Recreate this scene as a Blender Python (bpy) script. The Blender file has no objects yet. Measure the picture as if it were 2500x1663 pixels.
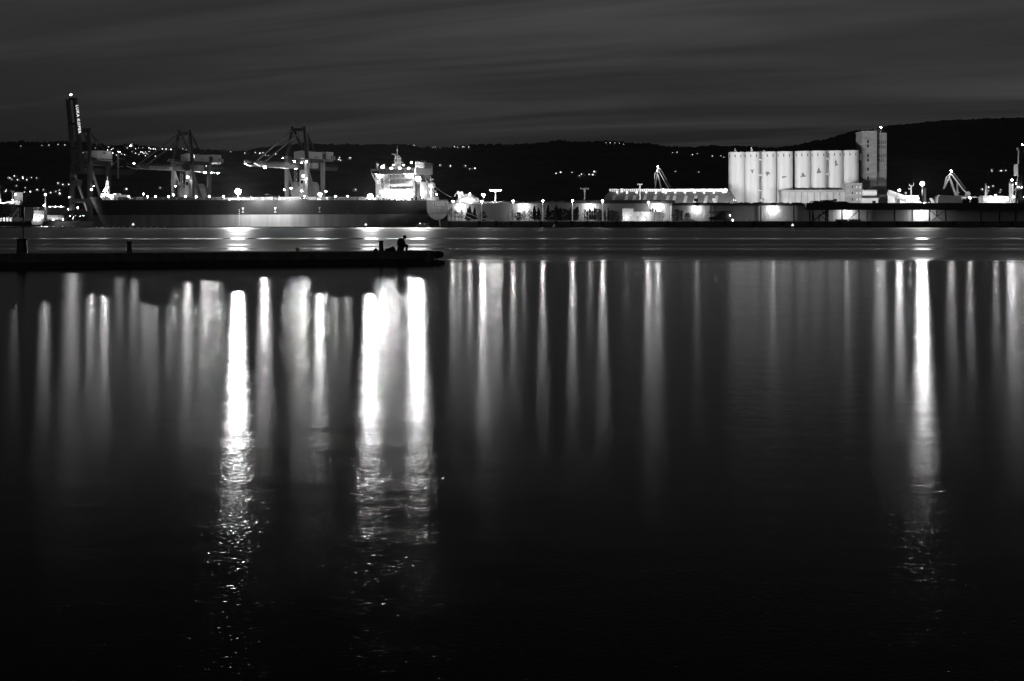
import bpy, bmesh, math, random
from mathutils import Vector, Matrix
random.seed(7)
R = math.radians
scene = bpy.context.scene

# ------------------------------------------------------------------ camera
F = 2500 * 50.0 / 36.0          # focal length in photo pixels (2500 wide frame)
HC = 2.6                        # eye height above the water
HOR = 545.0                     # horizon row
cam_d = bpy.data.cameras.new('camera')
cam_d.lens = 50.0; cam_d.sensor_width = 36.0
cam_d.shift_y = -(831.5 - HOR) / 2500.0
cam_d.clip_start = 0.5; cam_d.clip_end = 60000
cam = bpy.data.objects.new('camera', cam_d)
scene.collection.objects.link(cam)
cam.location = (0, 0, HC); cam.rotation_euler = (R(90), 0, 0)
scene.camera = cam

# ------------------------------------------------------------------ sky, sun, exposure
SUN_EL, SUN_ROT = R(1.0), R(200)
world = bpy.data.worlds.new('World'); scene.world = world; world.use_nodes = True; world.cycles.sampling_method = 'NONE'
wt = world.node_tree; wt.nodes.clear()
def wn(t, **kw):
    n = wt.nodes.new(t)
    for k, v in kw.items(): setattr(n, k, v)
    return n
w_out = wn('ShaderNodeOutputWorld'); w_bg = wn('ShaderNodeBackground')
w_sky = wn('ShaderNodeTexSky'); w_sky.sky_type = 'NISHITA'; w_sky.sun_disc = False
w_sky.sun_elevation = SUN_EL; w_sky.sun_rotation = SUN_ROT; w_sky.altitude = 10
w_sky.air_density = 1.0; w_sky.dust_density = 1.5; w_sky.ozone_density = 1.0
w_bw = wn('ShaderNodeRGBToBW')
wt.links.new(w_sky.outputs[0], w_bw.inputs[0])
# long thin cloud streaks drifting over the bay: noise on a plane far above the ground
w_tc = wn('ShaderNodeTexCoord'); w_sep = wn('ShaderNodeSeparateXYZ')
wt.links.new(w_tc.outputs['Generated'], w_sep.inputs[0])
def wmath(op, a, b=None, clamp=False):
    n = wn('ShaderNodeMath', operation=op, use_clamp=clamp)
    for i, v in enumerate((a, b)):
        if v is None: continue
        if isinstance(v, (int, float)): n.inputs[i].default_value = v
        else: wt.links.new(v, n.inputs[i])
    return n.outputs[0]
zc = wmath('ADD', wmath('MAXIMUM', w_sep.outputs['Z'], 0.0), 0.05)
cx = wmath('DIVIDE', w_sep.outputs['X'], zc); cy = wmath('DIVIDE', w_sep.outputs['Y'], zc)
w_cmb = wn('ShaderNodeCombineXYZ'); wt.links.new(cx, w_cmb.inputs[0]); wt.links.new(cy, w_cmb.inputs[1])
w_rot = wn('ShaderNodeMapping'); w_rot.inputs['Rotation'].default_value = (0, 0, R(22)); wt.links.new(w_cmb.outputs[0], w_rot.inputs[0])
w_map = wn('ShaderNodeMapping'); w_map.inputs['Scale'].default_value = (0.26, 1.0, 1); w_map.inputs['Location'].default_value = (3.3, 1.7, 0)
wt.links.new(w_rot.outputs[0], w_map.inputs[0])
w_no = wn('ShaderNodeTexNoise'); w_no.inputs['Scale'].default_value = 0.9; w_no.inputs['Detail'].default_value = 8; w_no.inputs['Roughness'].default_value = 0.55; w_no.inputs['Distortion'].default_value = 0.7
wt.links.new(w_map.outputs[0], w_no.inputs['Vector'])
cl = wn('ShaderNodeMapRange'); cl.inputs['From Min'].default_value = 0.42; cl.inputs['From Max'].default_value = 0.74; cl.inputs['To Min'].default_value = 0.76; cl.inputs['To Max'].default_value = 2.15
wt.links.new(w_no.outputs[0], cl.inputs[0])
w_no2 = wn('ShaderNodeTexNoise'); w_no2.inputs['Scale'].default_value = 0.32; w_no2.inputs['Detail'].default_value = 3
wt.links.new(w_cmb.outputs[0], w_no2.inputs['Vector'])
cover = wn('ShaderNodeMapRange'); cover.inputs['From Min'].default_value = 0.30; cover.inputs['From Max'].default_value = 0.56; wt.links.new(w_no2.outputs[0], cover.inputs[0])
veil = wmath('ADD', 0.86, wmath('MULTIPLY', wmath('SUBTRACT', cl.outputs[0], 0.86), cover.outputs[0]))
lum = wmath('MULTIPLY', w_bw.outputs[0], veil)
wt.links.new(lum, w_bg.inputs['Color'])
w_bg.inputs['Strength'].default_value = 0.0265
wt.links.new(w_bg.outputs[0], w_out.inputs[0])

sun_d = bpy.data.lights.new('sun', 'SUN'); sun_d.energy = 0.004; sun_d.angle = R(12)
sun = bpy.data.objects.new('sun', sun_d); scene.collection.objects.link(sun)
sun.rotation_euler = (R(62), 0, R(20))

vs = scene.view_settings
vs.view_transform = 'Standard'; vs.look = 'None'; vs.gamma = 1.0; vs.exposure = 0.0; vs.use_curve_mapping = False
scene.render.engine = 'CYCLES'
cy_ = scene.cycles
cy_.max_bounces = 6; cy_.diffuse_bounces = 2; cy_.glossy_bounces = 4; cy_.transparent_max_bounces = 4; cy_.volume_bounces = 0
cy_.caustics_reflective = False; cy_.caustics_refractive = False
cy_.use_light_tree = True; cy_.use_adaptive_sampling = False; cy_.use_denoising = True; cy_.sample_clamp_indirect = 4.0

# ------------------------------------------------------------------ helpers
COL = scene.collection
def Pt(px, py, D):
    """a point of the place seen at photo pixel (px, py), D metres away"""
    return Vector(((px - 1250) / F * D, D, HC + (HOR - py) / F * D))
def Xp(px, D): return (px - 1250) / F * D
def Zp(py, D): return HC + (HOR - py) / F * D

class MB:
    def __init__(self): self.v = []; self.f = []
    def add(self, vs_, fs_):
        o = len(self.v); self.v += [tuple(x) for x in vs_]; self.f += [tuple(i + o for i in f) for f in fs_]; return self
    def box(self, x0, x1, y0, y1, z0, z1):
        return self.add([(x0,y0,z0),(x1,y0,z0),(x1,y1,z0),(x0,y1,z0),(x0,y0,z1),(x1,y0,z1),(x1,y1,z1),(x0,y1,z1)],
                        [(0,3,2,1),(4,5,6,7),(0,1,5,4),(1,2,6,5),(2,3,7,6),(3,0,4,7)])
    def beam(self, a, b, w, h=None, w2=None):
        a = Vector(a); b = Vector(b); h = h or w; d = (b - a).normalized()
        up = Vector((0,0,1)) if abs(d.z) < 0.95 else Vector((0,1,0))
        s = d.cross(up).normalized(); u = s.cross(d).normalized()
        k = (w2 / w) if w2 else 1.0
        vs_ = []
        for p, q in ((a, 1.0), (b, k)):
            for i, j in ((-1,-1),(1,-1),(1,1),(-1,1)): vs_.append(p + s*(w/2*i*q) + u*(h/2*j*q))
        return self.add(vs_, [(0,3,2,1),(4,5,6,7),(0,1,5,4),(1,2,6,5),(2,3,7,6),(3,0,4,7)])
    def tube(self, a, b, r, r2=None, n=8):
        a = Vector(a); b = Vector(b); r2 = r if r2 is None else r2; d = (b - a).normalized()
        up = Vector((0,0,1)) if abs(d.z) < 0.95 else Vector((0,1,0))
        s = d.cross(up).normalized(); u = s.cross(d).normalized()
        vs_ = []
        for p, q in ((a, r), (b, r2)):
            for i in range(n):
                t = 2*math.pi*i/n; vs_.append(p + s*(q*math.cos(t)) + u*(q*math.sin(t)))
        fs_ = [(i, (i+1) % n, n+(i+1) % n, n+i) for i in range(n)] + [tuple(range(n-1, -1, -1)), tuple(range(n, 2*n))]
        return self.add(vs_, fs_)
    def lathe(self, prof, n=24, c=(0,0,0)):
        vs_ = []; fs_ = []
        for r, z in prof:
            for i in range(n):
                t = 2*math.pi*i/n; vs_.append((c[0]+r*math.cos(t), c[1]+r*math.sin(t), c[2]+z))
        for k in range(len(prof)-1):
            for i in range(n):
                j = (i+1) % n; fs_.append((k*n+i, k*n+j, (k+1)*n+j, (k+1)*n+i))
        fs_.append(tuple(range(n-1, -1, -1))); fs_.append(tuple((len(prof)-1)*n+i for i in range(n)))
        return self.add(vs_, fs_)
    def prism(self, poly, axis, a, b):
        """polygon extruded along an axis from a to b"""
        n = len(poly); vs_ = []
        for t in (a, b):
            for p, q in poly:
                vs_.append({'x': (t,p,q), 'y': (p,t,q), 'z': (p,q,t)}[axis])
        fs_ = [(i, (i+1) % n, n+(i+1) % n, n+i) for i in range(n)] + [tuple(range(n-1, -1, -1)), tuple(range(n, 2*n))]
        return self.add(vs_, fs_)
    def ball(self, c, r, n=8, m=5, sz=1.0):
        prof = []
        vs_ = [(c[0], c[1], c[2]-r*sz)]; fs_ = []
        for k in range(1, m):
            ph = math.pi*k/m
            for i in range(n):
                t = 2*math.pi*i/n; vs_.append((c[0]+r*math.sin(ph)*math.cos(t), c[1]+r*math.sin(ph)*math.sin(t), c[2]-r*sz*math.cos(ph)))
        vs_.append((c[0], c[1], c[2]+r*sz)); e = len(vs_)-1
        for i in range(n):
            j = (i+1) % n
            fs_.append((0, 1+j, 1+i)); fs_.append((e, 1+(m-2)*n+i, 1+(m-2)*n+j))
            for k in range(m-2): fs_.append((1+k*n+i, 1+k*n+j, 1+(k+1)*n+j, 1+(k+1)*n+i))
        return self.add(vs_, fs_)
    def mesh(self, name, mat, smooth=False):
        me = bpy.data.meshes.new(name); me.from_pydata(self.v, [], self.f)
        bm = bmesh.new(); bm.from_mesh(me); bmesh.ops.recalc_face_normals(bm, faces=bm.faces); bm.to_mesh(me); bm.free()
        me.materials.append(mat)
        if smooth:
            for p in me.polygons: p.use_smooth = True
            try: me.set_sharp_from_angle(angle=R(40))
            except Exception: pass
        return me
    def build(self, name, mat, parent=None, smooth=False, loc=(0,0,0), rz=0.0):
        return put(name, self.mesh(name, mat, smooth), parent, loc, rz)

def put(name, me, parent=None, loc=(0,0,0), rz=0.0):
    o = bpy.data.objects.new(name, me); COL.objects.link(o)
    o.location = loc; o.rotation_euler = (0, 0, rz)
    if parent is not None: o.parent = parent
    return o
def tag(o, label, cat, group=None):
    o['label'] = label; o['category'] = cat
    if group: o['group'] = group
    return o
def thing(name, label, cat, loc=(0,0,0), rz=0.0, group=None):
    o = bpy.data.objects.new(name, None); COL.objects.link(o); o.location = loc; o.rotation_euler = (0,0,rz)
    o.empty_display_size = 0.5
    return tag(o, label, cat, group)
def struct(o, kind='structure'):
    o['kind'] = kind; return o
def copy_tree(o, loc=None, parent=None, label=None, rz=None):
    c = o.copy(); COL.objects.link(c)
    if parent is not None: c.parent = parent
    if loc is not None: c.location = loc
    if rz is not None: c.rotation_euler = (0, 0, rz)
    if label: c['label'] = label
    for ch in list(o.children): copy_tree(ch, parent=c)
    return c

# ------------------------------------------------------------------ materials
MATS = {}
def mat(name, g, rough=0.6, var=0.25, scale=0.6, stretch=(1,1,1), bump=0.0, metal=0.0, coat=0.0):
    if name in MATS: return MATS[name]
    m = bpy.data.materials.new(name); m.use_nodes = True; nt = m.node_tree; b = nt.nodes['Principled BSDF']
    tc = nt.nodes.new('ShaderNodeTexCoord'); mp = nt.nodes.new('ShaderNodeMapping'); mp.inputs['Scale'].default_value = stretch
    nt.links.new(tc.outputs['Object'], mp.inputs[0])
    no = nt.nodes.new('ShaderNodeTexNoise'); no.inputs['Scale'].default_value = scale; no.inputs['Detail'].default_value = 6; no.inputs['Roughness'].default_value = 0.6
    nt.links.new(mp.outputs[0], no.inputs['Vector'])
    mr = nt.nodes.new('ShaderNodeMapRange'); mr.inputs['From Min'].default_value = 0.3; mr.inputs['From Max'].default_value = 0.7
    mr.inputs['To Min'].default_value = g*(1-var); mr.inputs['To Max'].default_value = g*(1+var)
    nt.links.new(no.outputs[0], mr.inputs[0]); nt.links.new(mr.outputs[0], b.inputs['Base Color'])
    b.inputs['Roughness'].default_value = rough; b.inputs['Metallic'].default_value = metal
    if bump:
        bu = nt.nodes.new('ShaderNodeBump'); bu.inputs['Strength'].default_value = bump; bu.inputs['Distance'].default_value = 0.05
        nt.links.new(no.outputs[0], bu.inputs['Height']); nt.links.new(bu.outputs[0], b.inputs['Normal'])
    MATS[name] = m; return m
def glow(strength):
    k = 'glow_%g' % strength
    if k in MATS: return MATS[k]
    m = bpy.data.materials.new(k); m.use_nodes = True; nt = m.node_tree; nt.nodes.clear()
    o = nt.nodes.new('ShaderNodeOutputMaterial'); e = nt.nodes.new('ShaderNodeEmission')
    e.inputs['Color'].default_value = (1, 1, 1, 1); e.inputs['Strength'].default_value = strength
    nt.links.new(e.outputs[0], o.inputs[0]); MATS[k] = m
    m.cycles.emission_sampling = 'NONE' if strength < 25 else 'FRONT'
    return m

M_white = mat('white_paint', 0.72, 0.5, 0.12, 0.3, (1,1,0.25))
M_light = mat('light_grey_paint', 0.50, 0.55, 0.15, 0.25, (1,1,0.3))
M_grey = mat('grey_steel', 0.28, 0.5, 0.25, 0.3)
M_dark = mat('dark_steel', 0.06, 0.5, 0.3, 0.3)
M_black = mat('black_paint', 0.025, 0.6, 0.3, 0.2)
M_conc = mat('concrete', 0.34, 0.85, 0.22, 0.15, (1,1,0.5), 0.2)
M_siloc = mat('silo_concrete', 0.60, 0.9, 0.20, 0.16, (1,1,0.10), 0.25)
M_towerc = mat('tower_concrete', 0.25, 0.9, 0.28, 0.25, (0.35,0.35,1.6), 0.2)
M_darkconc = mat('dark_concrete', 0.10, 0.9, 0.4, 0.8, (1,1,1), 0.4)
M_ground = mat('quay_asphalt', 0.12, 0.9, 0.35, 0.05)
M_sheet = mat('metal_sheeting', 0.42, 0.5, 0.10, 0.4, (1,1,0.1))
M_roof = mat('roof_sheeting', 0.05, 0.7, 0.3, 0.1)
M_hallroof = mat('hall_roofing', 0.13, 0.7, 0.2, 0.06)
M_skylight = mat('translucent_skylight', 0.5, 0.5, 0.15, 0.3)
M_hull = mat('hull_paint', 0.020, 0.45, 0.45, 0.12, (1,1,0.25))
M_boot = mat('boot_topping_paint', 0.34, 0.55, 0.28, 0.16, (1,1,0.12), 0.1)
M_deck = mat('deck_paint', 0.20, 0.6, 0.3, 0.2)
M_crane = mat('crane_paint', 0.24, 0.5, 0.25, 0.2, (1,1,0.3))
M_glass = mat('window_glass', 0.02, 0.12, 0.2, 1)
M_rust = mat('rusty_steel', 0.16, 0.7, 0.45, 0.7)
M_bark = mat('bark', 0.06, 0.9, 0.3, 2)
M_leaf = mat('needle_foliage', 0.05, 0.8, 0.4, 1.5)
M_leaf2 = mat('broad_foliage', 0.065, 0.8, 0.4, 1.5)
M_rope = mat('mooring_rope', 0.6, 0.8, 0.1, 4)
M_pier = mat('pier_concrete', 0.12, 0.85, 0.4, 1.5, (1,1,1), 0.5)
M_pierwet = mat('weedy_concrete', 0.03, 0.6, 0.5, 3, (1,1,1), 0.6)
M_iron = mat('cast_iron', 0.03, 0.5, 0.4, 5, (1,1,1), 0.3)
M_rubber = mat('rubber', 0.02, 0.7, 0.3, 2)
M_cloth = mat('dark_cloth', 0.02, 0.95, 0.4, 9)
M_skin = mat('skin', 0.25, 0.6, 0.1, 12)
M_hill = mat('wooded_hillside', 0.05, 0.95, 0.45, 0.012, (1,1,1.5))
M_house = mat('house_render', 0.22, 0.8, 0.15, 0.3)
M_tile = mat('roof_tile', 0.12, 0.8, 0.3, 0.5)
M_letter = mat('white_lettering', 0.8, 0.5, 0.05, 1)
M_letterd = mat('dark_lettering', 0.03, 0.5, 0.1, 1)
M_mural = mat('mural_paint', 0.16, 0.85, 0.25, 0.8)
M_heap = mat('bulk_cargo', 0.45, 0.95, 0.2, 0.8)

def lamp(parent, pos, r, strength, name='lamp', n=8):
    return MB().ball((0,0,0), r, n, 4).build(name, glow(strength), parent, loc=pos)
def flood(parent, pos, aim, w, h, strength, name='floodlight'):
    """floodlight: a box housing, its lit glass set in the face that looks along aim"""
    d = Vector(aim).normalized(); q = d.to_track_quat('Y', 'Z')
    b = MB().box(-w/2-.12, w/2+.12, -.7, -.03, -h/2-.12, h/2+.12)
    o = b.build(name, M_dark, parent); o.rotation_mode = 'QUATERNION'; o.rotation_quaternion = q; o.location = pos
    me = bpy.data.meshes.new('lamp_glass'); me.from_pydata([(w*.54*math.cos(2*math.pi*k/12), 0, -h*.54*math.sin(2*math.pi*k/12)) for k in range(12)], [], [tuple(range(12))]); me.materials.append(glow(strength))
    put('lamp_glass', me, o)
    return o
def text(body, size, parent, M4, material, name='lettering', ext=0.03, sx=1.0):
    cu = bpy.data.curves.new(name, 'FONT'); cu.body = body; cu.size = size; cu.extrude = ext; cu.align_x = 'CENTER'; cu.align_y = 'CENTER'; cu.resolution_u = 2
    cu.space_character = 1.1
    t = bpy.data.objects.new(name + '_curve', cu); COL.objects.link(t)
    bpy.context.view_layer.update()
    me = bpy.data.meshes.new_from_object(t); bpy.data.objects.remove(t); bpy.data.curves.remove(cu)
    me.transform(Matrix.Diagonal((sx,1,1,1))); me.transform(M4); me.materials.clear(); me.materials.append(material)
    return put(name, me, parent)
def facing(origin, right, up):
    r = Vector(right).normalized(); u = Vector(up).normalized(); n = r.cross(u)
    m = Matrix((( r.x,u.x,n.x,origin[0]),(r.y,u.y,n.y,origin[1]),(r.z,u.z,n.z,origin[2]),(0,0,0,1)))
    return m

# ================================================================== THE SETTING
# ---- water: wind-roughened outer bay, slicks, calmer water this side of the stone pier
ANI = 0.25
def water_material():
    m = bpy.data.materials.new('sea_water'); m.use_nodes = True; nt = m.node_tree; nt.nodes.clear()
    N = nt.nodes.new; L = nt.links.new
    def mth(op, a, b=None, c=None, clamp=False):
        n = N('ShaderNodeMath'); n.operation = op; n.use_clamp = clamp
        for i, v in enumerate((a, b, c)):
            if v is None: continue
            if isinstance(v, (int, float)): n.inputs[i].default_value = v
            else: L(v, n.inputs[i])
        return n.outputs[0]
    geo = N('ShaderNodeNewGeometry'); sep = N('ShaderNodeSeparateXYZ'); L(geo.outputs['Position'], sep.inputs[0])
    def noise(scale3, scale, detail, rough=0.5, dist=0.0):
        mp = N('ShaderNodeMapping'); mp.inputs['Scale'].default_value = scale3; L(geo.outputs['Position'], mp.inputs[0])
        n = N('ShaderNodeTexNoise'); n.inputs['Scale'].default_value = scale; n.inputs['Detail'].default_value = detail; n.inputs['Roughness'].default_value = rough; n.inputs['Distortion'].default_value = dist
        L(mp.outputs[0], n.inputs['Vector']); return n.outputs[0]
    Y = sep.outputs['Y']
    n_edge = noise((0.035, 0.05, 1), 1.0, 4)
    # wind line about 97 m out, wandering by a few metres
    yw = mth('ADD', Y, mth('MULTIPLY', mth('SUBTRACT', n_edge, 0.5), 34.0))
    far = N('ShaderNodeMapRange'); far.interpolation_type = 'SMOOTHSTEP'; far.inputs['From Min'].default_value = 88; far.inputs['From Max'].default_value = 128; L(yw, far.inputs[0])
    # slicks lying across the bay
    ys = mth('ADD', Y, mth('MULTIPLY', mth('SUBTRACT', noise((0.004, 0.004, 1), 1.0, 2), 0.5), 0.10), None)
    yl = mth('MULTIPLY', mth('ADD', Y, mth('MULTIPLY', mth('SUBTRACT', noise((0.006, 0.01, 1), 1.0, 2), 0.5), mth('MULTIPLY', Y, 0.05))), 0.001)
    cr = N('ShaderNodeValToRGB'); cr.color_ramp.interpolation = 'LINEAR'; L(yl, cr.inputs[0])
    els = cr.color_ramp.elements
    stops = [(0.000,0),(0.136,0),(0.139,0.8),(0.150,0.8),(0.153,0.05),(0.166,0),(0.168,0.55),(0.176,0.6),(0.178,0.0),(0.225,0.0),(0.228,1.0),(0.252,1.0),(0.256,0.1),(0.33,0),(0.335,0.35),(0.36,0.35),(0.365,0),(0.46,0),(0.47,0.4),(0.52,0.4),(0.53,0),(0.70,0),(0.83,0),(0.85,1.0),(1.0,1.0)]
    els[0].position = 0.0; els[0].color = (0,0,0,1); els[1].position = 1.0; els[1].color = (1,1,1,1)
    for p, v in stops[1:-1]:
        e = els.new(p); e.color = (v, v, v, 1)
    n_fine = noise((0.05, 0.6, 1), 1.0, 4)
    lane = cr.outputs[0]
    r_far = N('ShaderNodeMapRange'); r_far.inputs['To Min'].default_value = 0.62; r_far.inputs['To Max'].default_value = 0.28; L(lane, r_far.inputs[0])
    rfv = mth('ADD', r_far.outputs[0], mth('MULTIPLY', mth('SUBTRACT', n_fine, 0.5), 0.14))
    n_near = noise((0.35, 1.1, 1), 1.0, 4)
    close = N('ShaderNodeMapRange'); close.inputs['From Min'].default_value = 7; close.inputs['From Max'].default_value = 20; close.inputs['To Min'].default_value = 0.14; close.inputs['To Max'].default_value = 0.180; L(Y, close.inputs[0])
    rnv = mth('ADD', close.outputs[0], mth('MULTIPLY', mth('SUBTRACT', n_near, 0.5), 0.075))
    mixr = N('ShaderNodeMix'); mixr.data_type = 'FLOAT'; L(far.outputs[0], mixr.inputs[0]); L(rnv, mixr.inputs[2]); L(rfv, mixr.inputs[3])
    # ripples that one can tell apart close to the viewer
    w1 = noise((18.0, 17.0, 1), 1.0, 1.5, 0.5, 0.6)
    w2 = noise((1.1, 1.6, 1), 1.0, 1, 0.5, 0.3)
    hgt = mth('ADD', mth('MULTIPLY', w1, 0.0043), mth('MULTIPLY', w2, 0.008))
    calm = N('ShaderNodeMapRange'); calm.inputs['From Min'].default_value = 8; calm.inputs['From Max'].default_value = 28; calm.inputs['To Min'].default_value = 1.0; calm.inputs['To Max'].default_value = 0.12; L(Y, calm.inputs[0])
    hgt = mth('MULTIPLY', hgt, calm.outputs[0])
    w3 = noise((9.0, 1.3, 1), 1.0, 2, 0.5, 0.2)
    hgt = mth('ADD', hgt, mth('MULTIPLY', w3, 0.0022))
    bu = N('ShaderNodeBump'); bu.inputs['Strength'].default_value = 1.0; bu.inputs['Distance'].default_value = 1.0; L(hgt, bu.inputs['Height'])
    gl = N('ShaderNodeBsdfAnisotropic'); gl.distribution = 'BECKMANN'; L(mixr.outputs[0], gl.inputs['Roughness']); L(bu.outputs[0], gl.inputs['Normal'])
    gl.inputs['Color'].default_value = (1,1,1,1); gl.inputs['Anisotropy'].default_value = ANI
    tg = N('ShaderNodeCombineXYZ'); tg.inputs[0].default_value = 1.0; L(tg.outputs[0], gl.inputs['Tangent'])
    fr = N('ShaderNodeFresnel'); fr.inputs['IOR'].default_value = 1.09
    df = N('ShaderNodeBsdfDiffuse'); df.inputs['Color'].default_value = (0.004,0.004,0.004,1)
    mx = N('ShaderNodeMixShader'); L(fr.outputs[0], mx.inputs[0]); L(df.outputs[0], mx.inputs[1]); L(gl.outputs[0], mx.inputs[2])
    out = N('ShaderNodeOutputMaterial'); L(mx.outputs[0], out.inputs[0])
    return m
M_water = water_material()
struct(MB().add([(-30000,-400,0),(30000,-400,0),(30000,45000,0),(-30000,45000,0)], [(0,1,2,3)]).build('water', M_water))

# ---- port land behind the two quay lines
CA, SA = math.cos(R(25)), math.sin(R(25))
land = [(-41,1018),(2500,1018),(3600,2700),(-3600,2700),(-41-CA*1000,1018+SA*1000)]
GZ = 4.0
struct(MB().prism(land, 'z', -6, GZ).build('port_ground', M_ground))
# coping of the right-hand quay: pale kerb stones, and black rubber fenders
quay = struct(MB().box(-38, 900, 1016.6, 1017.99, -6, 3.55).build('quay_wall', M_darkconc))
kme = MB().box(-0.72, 0.72, -0.5, 0.5, 0, 0.42).mesh('kerb_stone', M_conc)
x = -36.0; k = 0
while x < Xp(1670, 1017):
    put('kerb_stone', kme, quay, (x, 1017.3, 3.56 + random.uniform(-.04,.1)), random.uniform(-.03,.03)); x += 1.56
fme = MB().box(-1.15, 1.15, -1.2, 0, 0, 3.1).mesh('fender', M_rubber)
for p in (1098,1170,1212,1247,1320,1357,1395,1432,1470,1505,1545,1630,1700,1770,1840,1910,1980,2050,2120,2190,2260,2330,2400,2470):
    put('fender', fme, quay, (Xp(p,1016), 1016.59, 0.9))

# ---- hills
from mathutils import noise as mnoise
RIDGE = [(-500,372),(-200,358),(0,353),(150,352),(215,357),(270,362),(330,358),(370,362),(430,365),(530,369),(600,366),(640,359),(700,355),(760,352),(850,350),(900,354),(1000,356),(1100,358),(1200,356),(1250,350),(1330,348),(1400,346),(1450,347),(1550,355),(1650,361),(1780,361),(1900,361),(2050,372),(2300,390),(2600,396),(3000,400)]
MOUNT = [(-500,520),(1500,470),(1700,400),(1880,362),(1940,356),(2000,343),(2100,319),(2200,304),(2330,293),(2500,288),(2700,284),(3000,300)]
def interp(tab, px):
    if px <= tab[0][0]: return tab[0][1]
    for (a, b), (c, d) in zip(tab, tab[1:]):
        if px <= c:
            t = (px - a) / (c - a); t = t*t*(3-2*t)*0.5 + t*0.5; return b + (d - b)*t
    return tab[-1][1]
HF, HR = 2300.0, 4600.0
def hill_z(px, D, rough=True):
    t = (D - HF) / (HR - HF)
    X = Xp(px, D)
    zr = Zp(interp(RIDGE, px), HR)
    if t < 0: return 2.0
    if t <= 1: z = 3.0 + (zr - 3.0) * (t ** 0.85)
    else: z = zr * (1 - 0.6*(t-1))
    if rough: z += mnoise.noise(Vector((X*0.006, D*0.006, 2))) * 14 * min(t, 1)
    return z
def hill_mesh():
    mb = MB(); cols = list(range(-500, 3001, 3)); rows = [HF + (HR-HF)*k/16 for k in range(17)] + [HR*1.06, HR*1.3]
    for D in rows:
        for px in cols:
            z = hill_z(px, D); X = Xp(px, D)
            if D == HR: z += (abs(mnoise.noise(Vector((X*0.035, 3.1, 0)))) * 9 + mnoise.noise(Vector((X*0.16, 9, 0))) * 6 + max(0, mnoise.noise(Vector((X*0.31, 2, 0)))) * 7 + max(0, mnoise.noise(Vector((X*0.010, 5, 1)))) * 7)
            elif D > 2600 and D < HR: z += mnoise.noise(Vector((X*0.05, D*0.05, 0))) * 4
            mb.v.append((X, D, z))
    n = len(cols)
    for r in range(len(rows)-1):
        for c in range(n-1): mb.f.append((r*n+c, r*n+c+1, (r+1)*n+c+1, (r+1)*n+c))
    return mb
struct(hill_mesh().build('hill', M_hill))
def mount_mesh():
    mb = MB(); cols = list(range(1400, 3001, 3)); rows = [(5200, 0.0), (5900, .25), (6700, .6), (7500, .88), (8000, 1.0), (8600, .9), (9500, .5)]
    for D, k in rows:
        for px in cols:
            X = Xp(px, D); zr = Zp(interp(MOUNT, px), 8000); z = max(2, zr)*k + mnoise.noise(Vector((X*0.003, D*0.003, 7)))*25*k*(1 if k < 1 else .2)
            if k == 1.0: z += abs(mnoise.noise(Vector((X*0.02, 1.5, 0))))*9 + mnoise.noise(Vector((X*0.07, 4, 0)))*5
            mb.v.append((X, D, z))
    n = len(cols)
    for r in range(len(rows)-1):
        for c in range(n-1): mb.f.append((r*n+c, r*n+c+1, (r+1)*n+c+1, (r+1)*n+c))
    return mb
struct(mount_mesh().build('mountain', M_hill))

# ---- villages on the slopes: small houses, each with its lamp
house_me = MB().box(-4,4,-3.5,3.5,-3,4.4).mesh('wall', M_house)
roof_me = MB().prism([(-4.5,4.4),(4.5,4.4),(0,6.8)], 'y', -4.0, 4.0).mesh('roof', M_tile)
def lamp_me(r, s): return MB().ball((0,0,0), r, 6, 4).mesh('lamp', glow(s))
lm = [lamp_me(0.5, 4), lamp_me(0.7, 5), lamp_me(1.0, 6), lamp_me(1.4, 6)]
def on_hill(px, py):
    best = None
    D = 2400.0
    while D <= HR:
        y = HOR - (hill_z(px, D) - HC) / D * F
        if y <= py + 1.2: return D
        D += 12
    return HR
def village(pts, sc, org, label, group):
    for q in pts:
        px = org[0] + q[0]/sc; py = org[1] + q[1]/sc; b = q[2] if len(q) > 2 else 1
        D = on_hill(px, py + 2); z = hill_z(px, D)
        h = thing('hillside_house', label, 'house', (Xp(px, D), D, z), random.uniform(-.6,.6), group)
        put('wall', house_me, h); put('roof', roof_me, h)
        put('lamp', lm[b], h, (random.uniform(-3,3), -4.6, min(9.0, max(3.0, Zp(py, D) - z))))
V = lambda s: [tuple(int(v) for v in a.split(',')) for a in s.split()]
village(V('260,85,0 528,78,0 614,76 726,65 809,73 1200,110,0 1060,170,0'), 5.124, (0,340), 'lamplit house strung along the ridge left of the raised-boom crane', 'ridge houses at far left')
village(V('1348,98 1352,135,2 1385,130,2 1420,120 1255,160,2 1280,152,2 1405,175,2 1455,200 1525,185 1572,195 1600,110,1 1622,106 1700,118 1660,155,0 1690,175 1735,190 1868,155 1835,208 1958,213 1872,108,2 1895,120,2 1915,122,2 1950,125,2 1985,125,1 2015,100,2 2045,122,2 2075,125,2 2100,124,2 2135,128,3 1765,160,2 1785,165,2 1805,172,2 1825,178,1 1790,180,1 1850,190,0 1815,160,1 1930,110,0 1800,105,0 1750,108,0 2295,122 2318,130,0'), 5.124, (0,340), 'lamplit house of the bright hilltop village around the church tower', 'hilltop village houses')
village(V('120,485,2 195,467,1 265,495,2 290,475 355,493,1 375,485,0 478,487,0 740,555,1 810,575 850,570 870,572 343,612,0 470,637,1 90,642,0 52,662,1 335,668,1 395,660,2 350,697,0 630,675,1 750,645,0 755,685,2 205,590,0 250,515,1 130,492,1 345,510,1 1573,630,2 2013,613,0 160,505,0 560,640,0 690,660,0 20,600,0'), 5.124, (0,340), 'lamplit house low on the slope behind the left-hand quay', 'houses low on the left slope')
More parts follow.
